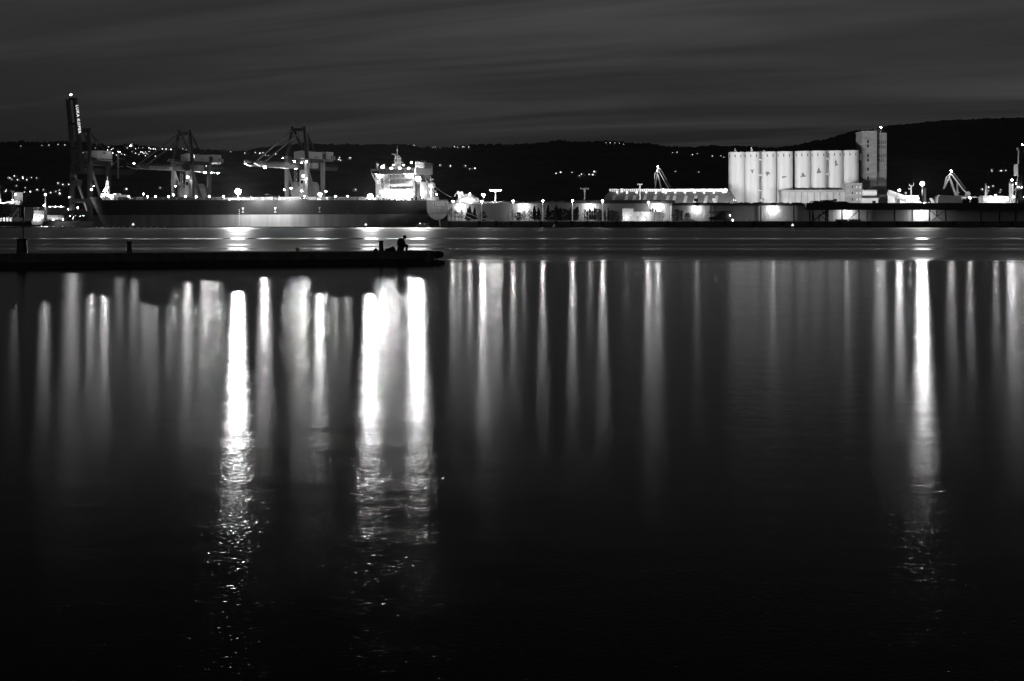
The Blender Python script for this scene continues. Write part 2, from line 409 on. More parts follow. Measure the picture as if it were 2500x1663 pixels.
village(V('25,474,0 215,490,1 240,487,2 342,485,1 393,493,2 440,488,1 480,518,0 520,523,0 570,500 600,503,2 1318,565,1 1402,545 1390,573,2 1422,582 1532,553,1'), 5.227, (560,280), 'lamplit house on the slope behind the two lowered-boom cranes', 'houses behind the cranes')
village(V('85,300,1 172,812,1 1125,97 1445,128,0 1465,126,0 1778,120,1 1815,130,0 1880,123 1925,123 1997,127,1 1545,418,1 1690,425,2 1920,427,1 2080,470,2 2020,480,0'), 6.534, (840,340), 'lamplit house on the slope right of the big ship', 'houses right of the ship')
village(V('1655,25,1 1700,8,2 1873,12,0 2025,35 2128,40,1 2195,45,2 2200,2,2 1965,60,0'), 5.8925, (1080,420), 'lamplit house on the slope above the long lit shed', 'houses above the shed')
village(V('1282,242,0 1625,250,0 1860,8,1 1975,5,0'), 6.2, (1440,380), 'lamplit house on the dark slope left of the silos', 'houses left of the silos')
village(V('1478,349,0 1490,349,1 1510,350,0 1520,352,0 1502,349,0 1640,373,0 1650,372,1 1688,378,1 1700,375,0 1770,384,0'), 1.0, (0,0), 'lamplit house near the ridge top in mid picture', 'houses near the ridge top')
village(V('1698,570,1 1690,590,1 1810,588,1 1830,582,1 1850,590,1 1880,582,1 1545,860,1 1650,830,2 1705,815,1 1660,885,0 1820,873,0 1780,908,0'), 6.03, (2140,320), 'lamplit house on the dark mountain foot at far right', 'houses at far right')
# church tower of the hilltop village
cD = on_hill(322, 358); ct = thing('church_tower', 'floodlit white church tower standing on the left ridge', 'church', (Xp(322,cD), cD, hill_z(322,cD)))
cs = cD/F
MB().box(-1.8*cs,1.8*cs,-1.8*cs,1.8*cs,-4,9*cs).build('tower_shaft', M_house, ct)
MB().lathe([(2.2*cs,9*cs),(0.15*cs,15*cs)], 4).build('spire', M_tile, ct)
lamp(ct, (-2.5*cs,-4*cs,2*cs), 1.5, 90, 'lamp')

# ================================================================== THE BULK CARRIER
SH0 = Vector((-52.0, 994.4, 0))
def shx(px, y, org=SH0):
    k = (px - 1250) / F
    return (k*(org.y + y*CA) - org.x - y*SA) / (CA + k*SA)
def shD(x, y, org=SH0): return org.y - x*SA + y*CA
def shz(py, x, y, org=SH0): return Zp(py, shD(x, y, org))
LS = 308.0
def zdeck(s): return 18.4 + 2.1*s/LS + (2.6 if s > 284 else 0)
def hb(s, z):
    B = 23.0
    if s < 60:
        t = min(1, s/45.0); top = 16 + 7*(t*t*(3-2*t)); zb = 5.0 - 14*min(1, s/42.0)
        f = max(0.0, min(1.0, (z - zb) / 6.0)); return top * f**0.36
    if s > 245:
        Lz = 294 + 14*max(0, z)/21.0; t = min(1, (s-245)/(Lz-245)); return B*max(0, 1 - t**2.6)**0.62
    return B
ship = thing('bulk_carrier', 'huge dark-hulled bulk carrier moored along the quay, stern and white deckhouse to the right', 'ship', SH0, R(-25))
sts = [0,1.5,4,8,13,20,28,36,45,60] + list(range(75,246,10)) + [252,258,264,270,276,282,284.2,288,292,295,298,301,304,306,307.5,308]
def hull_rows(zs_fn, name, m):
    mb = MB(); n = None
    rings = []
    for s in sts:
        zs = zs_fn(s); ring = [(-s, -hb(s,z), z) for z in zs] + [(-s, hb(s,z), z) for z in reversed(zs)]
        rings.append(ring)
    n = len(rings[0])
    for r in rings: mb.v += r
    for i in range(len(rings)-1):
        for j in range(n-1): mb.f.append((i*n+j, i*n+j+1, (i+1)*n+j+1, (i+1)*n+j))
    h = n//2
    for j in range(h-1): mb.f.append((j, j+1, n-2-j, n-1-j))      # transom plate
    return mb.build(name, m, ship, True)
BT = 8.8
hull = hull_rows(lambda s: [BT, 10.5, 12.5, 15, zdeck(s)], 'hull', M_hull)
hull_rows(lambda s: [-3, 0, 1.5, 3, 4.5, 5.5, 6.2, 7.2, BT], 'boot_topping', M_boot)
dk = MB()
for s in sts: dk.v += [(-s, -hb(s, zdeck(s))+.02, zdeck(s)-.05), (-s, hb(s, zdeck(s))-.02, zdeck(s)-.05)]
for i in range(len(sts)-1): dk.f.append((2*i, 2*i+1, 2*i+3, 2*i+2))
dk.build('deck', M_deck, ship)
MB().prism([(-9,-3),(2.5,-3),(1.5,4.5),(-9,6)], 'y', -1.2, 1.2).build('rudder', M_black, ship)
rl = MB()
for side in (-1, 1):
    ps = [(-s, side*(hb(s, zdeck(s))-.25), zdeck(s)) for s in [0,4,13,28,45,75,125,175,225,245,258,270,282]]
    for a, b in zip(ps, ps[1:]):
        for h in (.55, 1.1): rl.tube((a[0],a[1],a[2]+h), (b[0],b[1],b[2]+h), .06, n=4)
        L_ = (Vector(b)-Vector(a)).length; k = max(1, int(L_/2.4))
        for i in range(k):
            p = Vector(a).lerp(Vector(b), i/k); rl.tube(p, p+Vector((0,0,1.15)), .06, n=4)
rl.build('railing', M_white, ship)
# hatch covers with coamings, between them small deck machinery
for i in range(9):
    s0 = 56 + i*25; z = zdeck(s0+8)
    MB().box(-s0-17.5, -s0, -11, 11, z-.3, z+1.5).build('hatch_coaming', M_grey, ship)
    MB().box(-s0-18, -s0-9.1, -11.5, 11.5, z+1.51, z+2.5).box(-s0-8.9, -s0+.5, -11.5, 11.5, z+1.51, z+2.5).build('hatch_cover', M_light, ship)
    if i < 8: MB().box(-s0-23,-s0-20,-6,-3,z-.2,z+2.6).box(-s0-22.5,-s0-20.5,4,7,z-.2,z+2.2).tube((-s0-21,-8,z),(-s0-21,-8,z+3.5),.35).build('mast_house', M_white, ship)
for i in range(30):     # vents and bitts along the port side
    s = 48 + i*7.7 + random.uniform(-1.5,1.5); z = zdeck(s)
    MB().lathe([(.35,0),(.35,1.3),(.6,1.35),(.6,1.9)], 8, (-s,-19.5+random.uniform(-1,1),z)).build('deck_vent', M_white, ship)
# forecastle: bulwark, windlasses, foremast
zf = zdeck(290)
for y in (-7, 7):
    MB().tube((-290,y-2.5,zf+1.6),(-290,y+2.5,zf+1.6),1.4,n=12).box(-291.5,-288.5,y-3,y-2.6,zf,zf+3).box(-291.5,-288.5,y+2.6,y+3,zf,zf+3).build('windlass', M_white, ship)
MB().box(-287,-280,-9,9,zdeck(280),zdeck(280)+4.5).build('forecastle_store', M_white, ship)
fm = MB(); fx = shx(262,0); fz = zf
for a, b in ((-1,-1),(1,-1),(1,1),(-1,1)): fm.tube((fx+a*1.2,b*1.2,fz-2.5),(fx+a*.5,b*.5,fz+13),.18,n=5)
for k in range(7): fm.tube((fx-1.2+.1*k,-1.2+.1*k,fz+k*1.9),(fx+1.0-.1*k,-1.0+.1*k,fz+(k+1)*1.9),.12,n=4)
fm.box(fx-1.6,fx+1.6,-1.6,1.6,fz+8,fz+8.2).tube((fx,0,fz+13),(fx,0,fz+16.5),.12,n=5)
fm.build('foremast', M_white, ship)
lamp(ship, (fx+7, -11, zf+5), .8, 1100, 'deck_lamp'); lamp(ship, (fx-8, -9, zf+6), .7, 800, 'deck_lamp')
# lamps on short posts along the port rail
for px, st in ((316,900),(381,900),(413,750),(454,800),(480,750),(512,700),(547,900),(745,800),(820,1100),(850,900),(362,1000)):
    x = shx(px, -22); s = -x; z = zdeck(s)
    MB().tube((x,-22.2,z),(x,-22.2,z+2.4),.1,n=5).build('lamp_post', M_white, ship); flood(ship, (x,-22.6,z+2.7), (.25,-1,-.2), .8, .6, st*1.9)
# the two great floodlight banks on posts at the port rail, and the one by the crane
def bank(px, py, w, h, strength, ydeck=-20.5):
    x = shx(px, ydeck); z = shz(py, x, ydeck); zd_ = zdeck(-x)
    MB().tube((x,ydeck+.6,zd_),(x,ydeck+.6,z+.5),.25,n=6).build('floodlight_post', M_white, ship)
    flood(ship, (x, ydeck, z), (.25,-1,-.16), w, h, strength)
bank(581, 468, 3.6, 3.0, 15000); bank(904, 480, 3.4, 2.8, 9000); bank(781, 475, 2.2, 1.8, 2600)
# over-side lamp that lights the hull amidships
for opx, ost in ((575, 1500), (650, 1700)):
    ox = shx(opx, -38)
    MB().tube((ox,-22,21),(ox,-38.4,23.5),.18,n=6).build('lamp_boom', M_dark, ship)
    flood(ship, (ox,-38.4,22.6), (.25,1,-1.25), 2.0, 1.4, ost)
# load line, draught marks
for px in (593, 672, 780):
    x = shx(px, -23.05)
    MB().box(x-.9,x+.9,-23.09,-23.02,13.3,13.9).box(x-.3,x+.3,-23.1,-23.02,11.9,13.3).box(x-.8,x+.8,-23.09,-23.02,10.4,10.9).build('load_mark', M_letter, ship)
x = shx(584,-23.05)
MB().add([],[])
dm = MB()
for k in range(9): dm.box(x-.25,x+.25,-23.1,-23.02,1.2+k*1.35,1.9+k*1.35)
dm.build('draught_mark', M_letter, ship)

# ---- deckhouse
zd = 18.5
xa, xb = shx(1008,-17), shx(917,-17)          # aft and forward ends of the house
house = MB().box(xb, xa, -17, 9, zd, 36.6).build('deckhouse', M_white, ship)
for px in (934,953,971,984): 
    for py in (430, 443, 456):
        x = shx(px,-17.05); z = shz(py,x,-17)
        MB().box(x-.32,x+.32,-17.06,-16.9,z-.45,z+.45).build('porthole', M_glass, house)
for z in (22.4, 26.2, 29.9, 33.5):
    MB().box(xb-.3,xa+1.5,-17.9,-17.01,z,z+.12).build('deck_ledge', M_white, house)
# accommodation aft extension, stepping down to the poop
MB().box(xa, xa+3.5, -13, 7, zd, 31.5).build('aft_casing', M_white, ship)
bx0, bx1 = shx(906,-22), shx(1012,-22)
bridge = MB().box(bx0+6, bx1, -21.5, 3, 36.7, 40.4).build('bridge', M_white, ship)
MB().box(bx0+5.4,bx1+.6,-22.2,3.5,40.45,40.75).build('bridge_roof', M_white, bridge)
for i in range(9):
    x = bx0+8 + i*(bx1-bx0-11)/8
    MB().box(x-.9,x+.9,-21.56,-21.4,38.3,39.6).build('bridge_window', M_light, bridge)  # panes in pale paint, their lit look put into the colour
for side in (-1, 1):                                   # wing with its open bracket frame
    w = MB()
    w.box(bx0, bx0+6, side*22-.6, side*22+.6, 38.9, 40.4).box(bx0,bx0+6,side*22-1.2,side*22+1.2,36.75,37.0)
    w.beam((bx0+.5,side*22,37),(bx0+6.5,side*19,24),.9,.6).beam((bx0+3.2,side*22,37),(bx0+7.6,side*19,24),.7,.6)
    w.beam((bx0+.5,side*22,40.4),(bx0+.5,side*22,36.7),.5,.5)
    w.build('bridge_wing', M_white, ship)
# ribbed support panel with two tall openings below the wing
pn = MB(); pa, pb = shx(925,-19.2), shx(951,-19.2)
pn.box(pa,pb,-19.6,-19.2,33.8,36.65).box(pa,pb,-19.6,-19.2,24,27.6).box(pa,pa+1.2,-19.6,-19.2,27.6,33.8).box((pa+pb)/2-.5,(pa+pb)/2+.5,-19.6,-19.2,27.6,33.8).box(pb-.7,pb,-19.6,-19.2,27.6,33.8)
pn.build('support_panel', M_white, ship)
tr = MB()
for i in range(24):
    x = bx0+6+i*(bx1-bx0-6)/23; tr.tube((x,-22,40.75),(x,-22,41.9),.07,n=4)
for h in (41.3,41.9): tr.tube((bx0+6,-22,h),(bx1,-22,h),.07,n=4)
tr.build('roof_railing', M_white, bridge)
# radar mast
mx = shx(970, 0); mz = 40.75
mast = MB()
for a, b in ((-1,-1),(1,-1),(1,1),(-1,1)): mast.beam((mx+a*1.5,b*1.5,mz),(mx+a*.9,b*.9,mz+9.5),.45)
for k in range(6): mast.box(mx-1.5,mx+1.5,-1.5,1.5,mz+1.2+k*1.6,mz+1.4+k*1.6)
mast.box(mx-2.2,mx+2.4,-2.2,2.2,mz+5.6,mz+5.9).box(mx-1.6,mx+1.3,-1.5,1.5,mz+9.5,mz+9.7).tube((mx,0,mz+9.7),(mx,0,mz+14.5),.28,n=6).tube((mx,0,mz+14.5),(mx,0,mz+17),.1,n=5)
mast_o = mast.build('radar_mast', M_white, ship)
MB().box(mx-4.6,mx-.6,-.25,.25,mz+10.6,mz+11).tube((mx-2,0,mz+9.7),(mx-2,0,mz+10.6),.3).build('radar_scanner', M_white, mast_o)
MB().box(mx-2.6,mx+2.6,-.2,.2,mz+7.4,mz+7.75).tube((mx-.5,0,mz+6),(mx-.5,0,mz+7.4),.3).build('radar_scanner', M_white, mast_o)
MB().beam((mx+2.6,0,mz),(mx+2.6,0,mz+8.5),.6).box(mx+1.6,mx+4.4,-.8,.8,mz+4.7,mz+5).build('signal_post', M_white, mast_o)
for dx, z0 in ((-11.5,3.4),(-6.2,2.8)): MB().tube((mx+dx,-8,mz),(mx+dx,-8,mz+z0-.8),.2,n=5).ball((mx+dx,-8,mz+z0),.95,10,6).build('satellite_dome', M_white, ship)
for dx in (-9, -4, 6.5, 9): MB().tube((mx+dx,-14,mz),(mx+dx,-14,mz+3.5+random.random()*2),.07,n=4).build('whip_aerial', M_white, ship)
# funnel on its casing
fx0, fx1 = shx(1014,-6), shx(1036,-6)
MB().box(fx0+1.2,fx1-.6,-4,4,zd,36.7).build('funnel_casing', M_grey, ship)
fun = MB().prism([(fx0,-6,),(fx1,-6),(fx1,6),(fx0,6)], 'z', 36.8, 44.6).build('funnel', M_white, ship)
MB().box(fx0-.15,fx1+.15,-6.15,6.15,42.8,44.3).build('funnel_band', M_grey, fun)
MB().prism([(fx0,44.61),(fx1,44.61),(fx1,44.62),(fx0,46)], 'y', -6, 6).build('funnel_top', M_grey, fun)
fe = MB()
for k in range(5): fe.tube((fx0+1.5+k*1.0,(-1)**k*1.5,44.6),(fx0+2+k*1.0,(-1)**k*1.5,47.2-.2*k),.45,n=8)
fe.build('exhaust_pipe', M_black, fun)
text('ROTH', 2.3, fun, facing(((fx0+fx1)/2+.7,-6.05,41.2),(1,0,0),(0,0,1)), M_letterd, sx=.9)
MB().prism([(fx0+.8,41.9),(fx0+1.9,42.0),(fx0+2.9,40.0),(fx0+4.2,39.2),(fx1-.4,38.7),(fx1-.4,38.2),(fx0+3.8,38.6),(fx0+2.4,39.9)], 'y', -6.06,-6.01).build('funnel_emblem', M_letterd, fun)
for y in (-2.6, 2.2):                                  # two framed louvres on the aft face
    MB().box(fx1+.01,fx1+.06,y-1.9,y+1.9,38.3,42.3).build('louvre_frame', M_letterd, fun)
    MB().box(fx1+.07,fx1+.12,y-1.3,y+1.3,38.7,41.8).build('louvre', M_white, fun)
# free-fall lifeboat on its ramp over the stern
rp = MB(); r0 = Vector((shx(1033,-3),0,34.0)); r1 = Vector((shx(1056,-3),0,21.5))
for y in (-3.6,-.4):
    rp.beam(r0+Vector((0,y,0)), r1+Vector((0,y,0)), .5); rp.beam(r0+Vector((-1.5,y,0)), r0+Vector((-1.5,y,-15)), .5); rp.beam(r0+Vector((3,y,-5.4)), r0+Vector((3,y,-15.5)), .4)
    rp.beam(r0+Vector((1,y,1.6)), r1+Vector((1.3,y,2.2)), .3)
for k in range(8):
    p = r0.lerp(r1, k/7); rp.beam(p+Vector((0,-3.6,0)), p+Vector((0,-.4,0)), .25)
rp.build('lifeboat_ramp', M_white, ship)
lbm = MB().lathe([(.1,-4.2),(.9,-3.6),(1.35,-2),(1.45,0.5),(1.35,2.6),(.8,3.9),(.1,4.4)], 12).build('lifeboat', M_grey, ship, True)
c = r0.lerp(r1, .42); lbm.location = c + Vector((.7,-2,1.4)); lbm.rotation_mode = 'QUATERNION'; lbm.rotation_quaternion = (r0-r1).to_track_quat('Z','Y')
# provision crane and aft mast
ax = shx(1053,-8)
MB().beam((ax,-8,zd),(ax,-8,30),.7).box(ax-1.6,ax+2.2,-9.5,-6.5,27.2,30.2).beam((ax,-8,30.2),(ax-.6,-8,35),.7).box(ax-1,ax+1.6,-8.6,-7.4,32.4,33.2).build('provision_crane', M_white, ship)
# mooring gear on the poop
for i in range(16):
    s = .8 + random.random()*9; y = -14 + i*1.85; h = random.choice((1.3,1.8,2.6,1.5))
    MB().box(-s-.6,-s+.6,y-.6,y+.6,zd,zd+h).tube((-s,y-.9,zd+h*.6),(-s,y+.9,zd+h*.6),.5,n=8).build('mooring_winch', M_white, ship)
for y, h in ((-11,5.5),(-1,7.5)): MB().tube((-1.2,y,zd),(-.9,y+.4,zd+h),.14,n=5).build('ensign_staff', M_white, ship)
# small deck equipment in front of the house, dark against the light
for i in range(26):
    x = shx(925+i*4.4+random.uniform(-1.5,1.5), -21); h = random.choice((1.0,1.4,2.0,2.6)); w = random.uniform(.25,.7)
    if i % 3: MB().lathe([(w*.6,0),(w*.6,h*.7),(w,h*.72),(w,h)], 8, (x,-21.2,zd)).build('deck_bitt', M_dark, ship)
    else: MB().box(x-w,x+w,-21.5,-20.9,zd,zd+h*.8).build('deck_locker', M_dark, ship)
MB().box(shx(925,-20.5),shx(955,-20.5),-20.9,-20.1,zd+2.9,zd+3.4).build('gangway_stowed', M_dark, ship)
# house lamps: deck level, bridge top, lifeboat deck; one added to brighten the funnel
for px, y, z, r, st in ((935,-20.4,zd+3.3,.4,500),(962,-20.2,zd+3.6,.4,1000),(990,-20.2,zd+3.6,.4,1100),(1040,-12,zd+5.5,.4,600),(1066,-9,zd+4,.35,240),
                        (960,-12,43.2,.3,800),(985,-12,43.2,.3,800),(1003,-19,35.4,.4,700),(1004,-13,44.6,.35,600),(922,-20.8,35.5,.4,400)):
    lamp(ship, (shx(px,y), y, z), r, st, 'deck_lamp')
for px, y, py, w, h, st in ((934,-21.6,408,1.6,1.2,3000),(1021,-19,437,3.0,2.4,5200),(955,-22.4,411,1.1,.8,700),(976,-22.4,411,1.1,.8,800),(998,-22.4,411,1.1,.8,700),(1006,-18.6,474,1.5,1.2,1800),(968,-22.4,473,1.2,1.0,1000),(945,-22.4,473,1.2,1.0,1200)):
    x = shx(px,y); flood(ship, (x, y, shz(py,x,y)), (.25,-1,-.12), w, h, st)
# name on the stern
for body, px, py, sz in (('T CELESTE',1071,499,3.1),('MAJURO',1066,508,2.3),('IMO 97188',1065,514,1.7)):
    k = (px-1250)/F; yy = ((52+k*994.4))/(SA-k*CA)
    text(body, sz, hull, facing((.06, yy, shz(py,0,yy)),(0,1,0),(0,0,1)), M_letter, sx=1.15)

# ---- ropes from ship to shore
def rope(a, b, sag, label):
    mb = MB(); a = Vector(a); b = Vector(b); n = 10
    pts = [a.lerp(b, i/n) - Vector((0,0,sag*4*(i/n)*(1-i/n))) for i in range(n+1)]
    for p, q in zip(pts, pts[1:]): mb.tube(p, q, .16, n=5)
    tag(mb.build('mooring_rope', M_rope), label, 'rope', 'mooring lines of the bulk carrier')
def shw(x, y, z): 
    return SH0 + Vector((x*CA + y*SA, -x*SA + y*CA, z))
rope(shw(0,-6,29), Pt(1104,482,1022), 1.0, 'taut pale line from the aft crane of the bulk carrier to the first lamp post')
rope(shw(-.5,9,19.2), (Xp(1166,1019),1019,4.3), 2.0, 'pale mooring rope from the stern to the quay by the second fender')
rope(shw(-.5,13,19.2), (Xp(1204,1019),1019,4.3), 2.5, 'longest mooring rope from the stern to the quay by the third fender')
M_boom = mat('boom_paint', 0.09, 0.5, 0.3, 0.2)

# ================================================================== THE QUAY CRANES
def crane_at(px, y=30.0): return shw(shx(px, y), y, 0)
def lowered_crane(name, label, s_x, lampset, sign, KB=1.0, ML=None):
    ML = ML or M_crane
    c = thing(name, label, 'crane', shw(s_x, 30, 0), R(-25), 'lowered-boom ship unloaders behind the carrier')
    Z0 = GZ
    for x in (-9, 9):
        for y in (0, 22):
            MB().beam((x,y,Z0),(x,y,51.5),2.6,2.6).build('leg', ML, c)
        MB().beam((x,1.2,43),(x,20.6,Z0+2),1.5).build('brace', ML, c)
        MB().box(x-1.5,x+1.5,-3,25,Z0,Z0+2.2).build('sill_beam', M_grey, c)
        MB().box(x-1.3,x+1.3,-1.45,23.5,49.0,51.6).build('portal_girder', M_dark, c)
    for y in (0, 22): MB().box(-7.5,7.5,y-1.3,y+1.3,48.6,51.4).build('cross_girder', M_dark, c)
    for x in (-4.2, 4.2):
        b = MB().prism([(-61,45.6),(-54,43.8),(48,43.8),(50,44.8),(50,46.4),(-56,46.4),(-61,46.2)], 'x', x-.8, x+.8)
        b.build('boom_girder', M_boom, c)
    tie = MB()
    for k in range(18): tie.box(-3.4,3.4,-58+k*6.2,-57.5+k*6.2,44.5,46.2)
    tie.build('boom_tie', M_dark, c)
    wk = MB()
    for x in (-5.6, 5.6):
        wk.box(x-.5,x+.5,-60,49,46.95,47.1)
        for h in (47.6,48.2): wk.tube((x,-60,h),(x,49,h),.06,n=4)
        for k in range(46): wk.tube((x,-60+k*2.4,47.1),(x,-60+k*2.4,48.2),.06,n=4)
    wk.build('walkway', M_crane, c)
    # pylon
    for x in (-1, 1):
        MB().beam((x*9,0,51.5),(x*5.3,2,76),2.2,2.2,1.6).build('pylon_leg', M_black, c)
        MB().beam((x*5,2.5,75),(x*5,21,52),1.3).build('back_stay', M_black, c)
        MB().beam((x*5.2,1,73.5),(x*4.2,-48,47.2),.75).build('fore_stay', M_grey, c)
    MB().box(-6.2,6.2,.6,3.4,72.5,74.6).build('pylon_head', M_black, c)
    MB().box(-6.8,6.8,.2,3.8,74.65,74.85).tube((-5,2,74.8),(-5,2,79.5),.14,n=5).tube((2.5,2,74.8),(2.5,2,80),.22,n=5).box(2.4,5.8,1.9,2.1,79,79.4).build('pylon_platform', M_grey, c)
    ld = MB()
    for k in range(15): ld.box(7.4-k*.16,9.2-k*.16,2.2,3.2,52+k*1.6,52.15+k*1.6).tube((9.1-k*.16,2.2,52+k*1.6),(8.95-k*.16,2.2,53.6+k*1.6),.07,n=4)
    ld.build('pylon_ladder', M_white, c)
    # machinery house of corrugated sheet, electrical room, walkways
    mh = MB().box(-6,7.5,5,23.8,51.7,57.0).prism([(-6.3,57.0),(7.8,57.0),(.8,57.9)], 'y', 4.7, 24.1).build('machinery_house', M_white, c)
    rb = MB()
    for k in range(19): rb.box(7.5,7.62,5.2+k,5.55+k,51.8,56.9)
    for k in range(13): rb.box(-5.7+k,-5.35+k,4.88,5.0,51.8,56.9)
    rb.build('house_rib', M_white, mh)
    text('LUKA', 2.0, mh, facing((7.66,14.5,53.2),(0,1,0),(0,0,1)), M_letterd)
    MB().box(-6,8.4,24,40,51.7,52.0).build('rear_platform', M_grey, c)
    MB().box(-2,6,25,31,52.01,56.2).build('switch_room', M_dark, c)
    er = MB().box(-4,5,33.5,43.5,51.0,58.2).build('electrical_house', M_white, c)
    MB().box(5.01,5.08,40,41.4,53,55.2).build('door', M_letterd, er)
    MB().box(2,5.8,43.6,45.2,52,52.2).box(2,5.8,43.6,45.2,54,54.2).box(5.5,5.8,43.6,45.2,52,55).build('stair', M_white, er)
    for x in (-7.5,8.4):
        pf = MB()
        for h in (52.6,53.2): pf.tube((x,-8,h),(x,4,h),.08,n=4)
        for k in range(7): pf.tube((x,-8+k*2,51.6),(x,-8+k*2,53.2),.08,n=4)
        pf.box(x-.9,x+.4,-8.4,4.2,51.4,51.6).build('service_platform', M_white, c)
    # trolley with hoist house on the boom, operator cab
    MB().box(-6,6.5,4.5,20,44.9,48.6).build('hoist_house', M_dark, c).location.z = -.0
    MB().box(7.9,11.5,4,12,44.3,48.4).build('cable_room', M_white, c)
    # hopper between the legs with its receiving tower
    hp = MB().prism([(2.5,30.5),(20,30.5),(21.5,25),(16,17),(7,17),(1.8,25)], 'x', -7, 7).build('hopper', M_white, c)
    MB().prism([(2.0,30.6),(20.5,30.6),(17,34),(6,34)], 'x', -7.2, 7.2).build('hopper_roof', M_light, c)
    for k in range(9): MB().box(-6.6+k*1.6,-6.3+k*1.6,3.4,3.8,Z0+4,17.0).build('hopper_post', M_light, c)
    MB().box(-7,7,3,19,Z0+8.5,Z0+9.2).build('hopper_floor', M_grey, c)
    MB().box(1.2,4.6,1.7,5.4,16,43).build('receiving_tower', M_white, c)
    st = MB()
    for k in range(11):
        st.box(-3.6,-1.2,1.6,3.6,18+k*2.2,18.15+k*2.2); 
        st.beam((-3.4 if k%2 else -1.4,1.6,18+k*2.2),(-1.4 if k%2 else -3.4,1.6,20.2+k*2.2),.25)
    for x_ in (-3.6,-1.2): st.beam((x_,1.6,Z0+9),(x_,1.6,43),.25)
    st.build('stair_tower', M_white, c)
    MB().box(4.8,7.4,-2.4,1.4,31,36).build('operator_cab', M_white, c)
    MB().box(5.0,7.2,-2.5,-2.41,32.6,35).build('cab_window', M_glass, c)
    MB().prism([(-3,14),(3,14),(6,22),(-6,22)], 'y', 22.5, 26).build('discharge_chute', M_white, c)
    if sign:
        sp = MB().box(-5.25,-5.05,-46.5,-19,43.9,46.2).build('name_board', M_white, c)
        sp2 = MB().box(5.05,5.25,-46.5,-19,43.9,46.2).build('name_board', M_white, c)
        text('O LUKA KOPER', 2.2, sp2, facing((5.29,-34,45.0),(0,1,0),(0,0,1)), M_letterd, sx=1.3)
    for (x,y,z,r,stg) in lampset:
        if stg >= 600: flood(c, (x,y-.8,z), (.3,-1,-.45), r*1.9, r*1.5, stg*KB)
        else: lamp(c, (x,y,z), r*.6, stg*.5)
    return c
sB = shx(446, 30); sC = shx(725, 30)
def loc_on(sx0, px, py, yl):
    """crane-local x for pixel px when y is known"""
    x = shx(px, 30+yl) - sx0; return x, shz(py, sx0 + x, 30+yl)
def lp(sx0, px, py, yl, r, st): x, z = loc_on(sx0, px, py, yl); return (x, yl, z, r, st)
cb = lowered_crane('ship_unloader', 'lowered-boom quay crane with white name board on its boom, second from left', sB,
    [lp(sB,329,399,-61.5,.6,600), lp(sB,502,422,30,.8,1900), lp(sB,533,422,48,.8,1900), lp(sB,518,422,40,.6,900), lp(sB,460,433,-1.5,.8,1800),
     lp(sB,430,455,-2,.5,900), lp(sB,470,380,3,.4,300),lp(sB,500,388,32,.4,260), lp(sB,425,476,-4,.6,700), lp(sB,352,474,-3,.6,700)], True, .6)
cc = lowered_crane('ship_unloader', 'lowered-boom quay crane nearest the carrier deckhouse, brightest of the three', sC,
    [lp(sC,648,409,-48,.9,3000), lp(sC,724,411,-3,.8,2000), lp(sC,742,430,-1.5,.8,2200), lp(sC,712,460,-2,.5,800), lp(sC,764,470,14,.6,1500), lp(sC,738,466,-3,.6,1300), lp(sC,696,464,-4,.5,700),
     lp(sC,720,394,-3,.5,700), lp(sC,750,394,-3,.5,700), lp(sC,690,386,-6,.4,400), lp(sC,776,382,36,.4,400), lp(sC,797,468,26,.6,1500), lp(sC,793,413,47,.4,300), lp(sC,736,397,-3,.5,500)], False, .65, M_light)

# ---- the tall crane at the left, its boom raised
sA = shx(198, 30)
ca = thing('container_crane', 'tall quay crane at far left with its boom raised, LUKA KOPER down the boom', 'crane', shw(sA, 30, 0), R(-25))
for x in (-9.5, 9.5):
    for y in (0, 22): MB().beam((x,y,GZ),(x,y,54),3.0,3.0).build('leg', M_dark, ca)
    MB().beam((x,1.2,47),(x,21,GZ+3),1.4).build('brace', M_grey, ca)
    MB().box(x-1.5,x+1.5,-3,25,GZ,GZ+2.2).build('sill_beam', M_dark, ca)
    MB().box(x-1.4,x+1.4,-1.5,23.5,50.5,54.2).build('portal_girder', M_black, ca)
    MB().beam((x,0,54),(x*.42,4,80),2.2,2.2,1.5).build('pylon_leg', M_black, ca)
    MB().beam((x*.4,5,79),(x*.5,38,50),.9).build('back_stay', M_dark, ca)
    MB().beam((x*.4,8,76),(x*.6,21,54),.8).build('pylon_strut', M_dark, ca)
for y in (0,22): MB().box(-8,8,y-1.4,y+1.4,50.2,53.9).build('cross_girder', M_black, ca)
MB().box(-5.2,5.2,2.6,5.6,77.5,80.5).build('pylon_head', M_black, ca)
MB().box(-5.5,5.5,5.6,7.2,80.6,81).tube((4.5,6,81),(4.5,6,84),.15,n=5).build('pylon_platform', M_dark, ca)
hinge = Vector((0,-3,43)); tip = Vector((0,-11.5,104.5)); bd = (tip-hinge).normalized(); bn = Vector((1,0,0)).cross(bd)
for x in (-3.6, 3.6):
    o = MB().beam(hinge+Vector((x*1.15,0,0)), tip+Vector((x,0,0)), 2.4, 3.6, 2.0).build('boom_girder', M_black, ca)
for t, h in ((.985,1.8),(.66,1.6),(.33,1.4),(.02,2)):
    p = hinge.lerp(tip, t); MB().beam(p+Vector((-4.6,0,0)), p+Vector((4.6,0,0)), h, h).build('boom_crossbeam', M_black, ca)
lat = MB()
for k in range(6):
    p = hinge.lerp(tip, .05+.1*k); q = hinge.lerp(tip, .15+.1*k)
    lat.beam(p+Vector((-3,0,0)), q+Vector((3,0,0)), .35)
lat.tube(hinge.lerp(tip,.05)+Vector((-.8,0,0)), hinge.lerp(tip,.66)+Vector((-.8,0,0)), .25, n=4); lat.tube(hinge.lerp(tip,.05)+Vector((.9,0,0)), hinge.lerp(tip,.66)+Vector((.9,0,0)), .25, n=4)
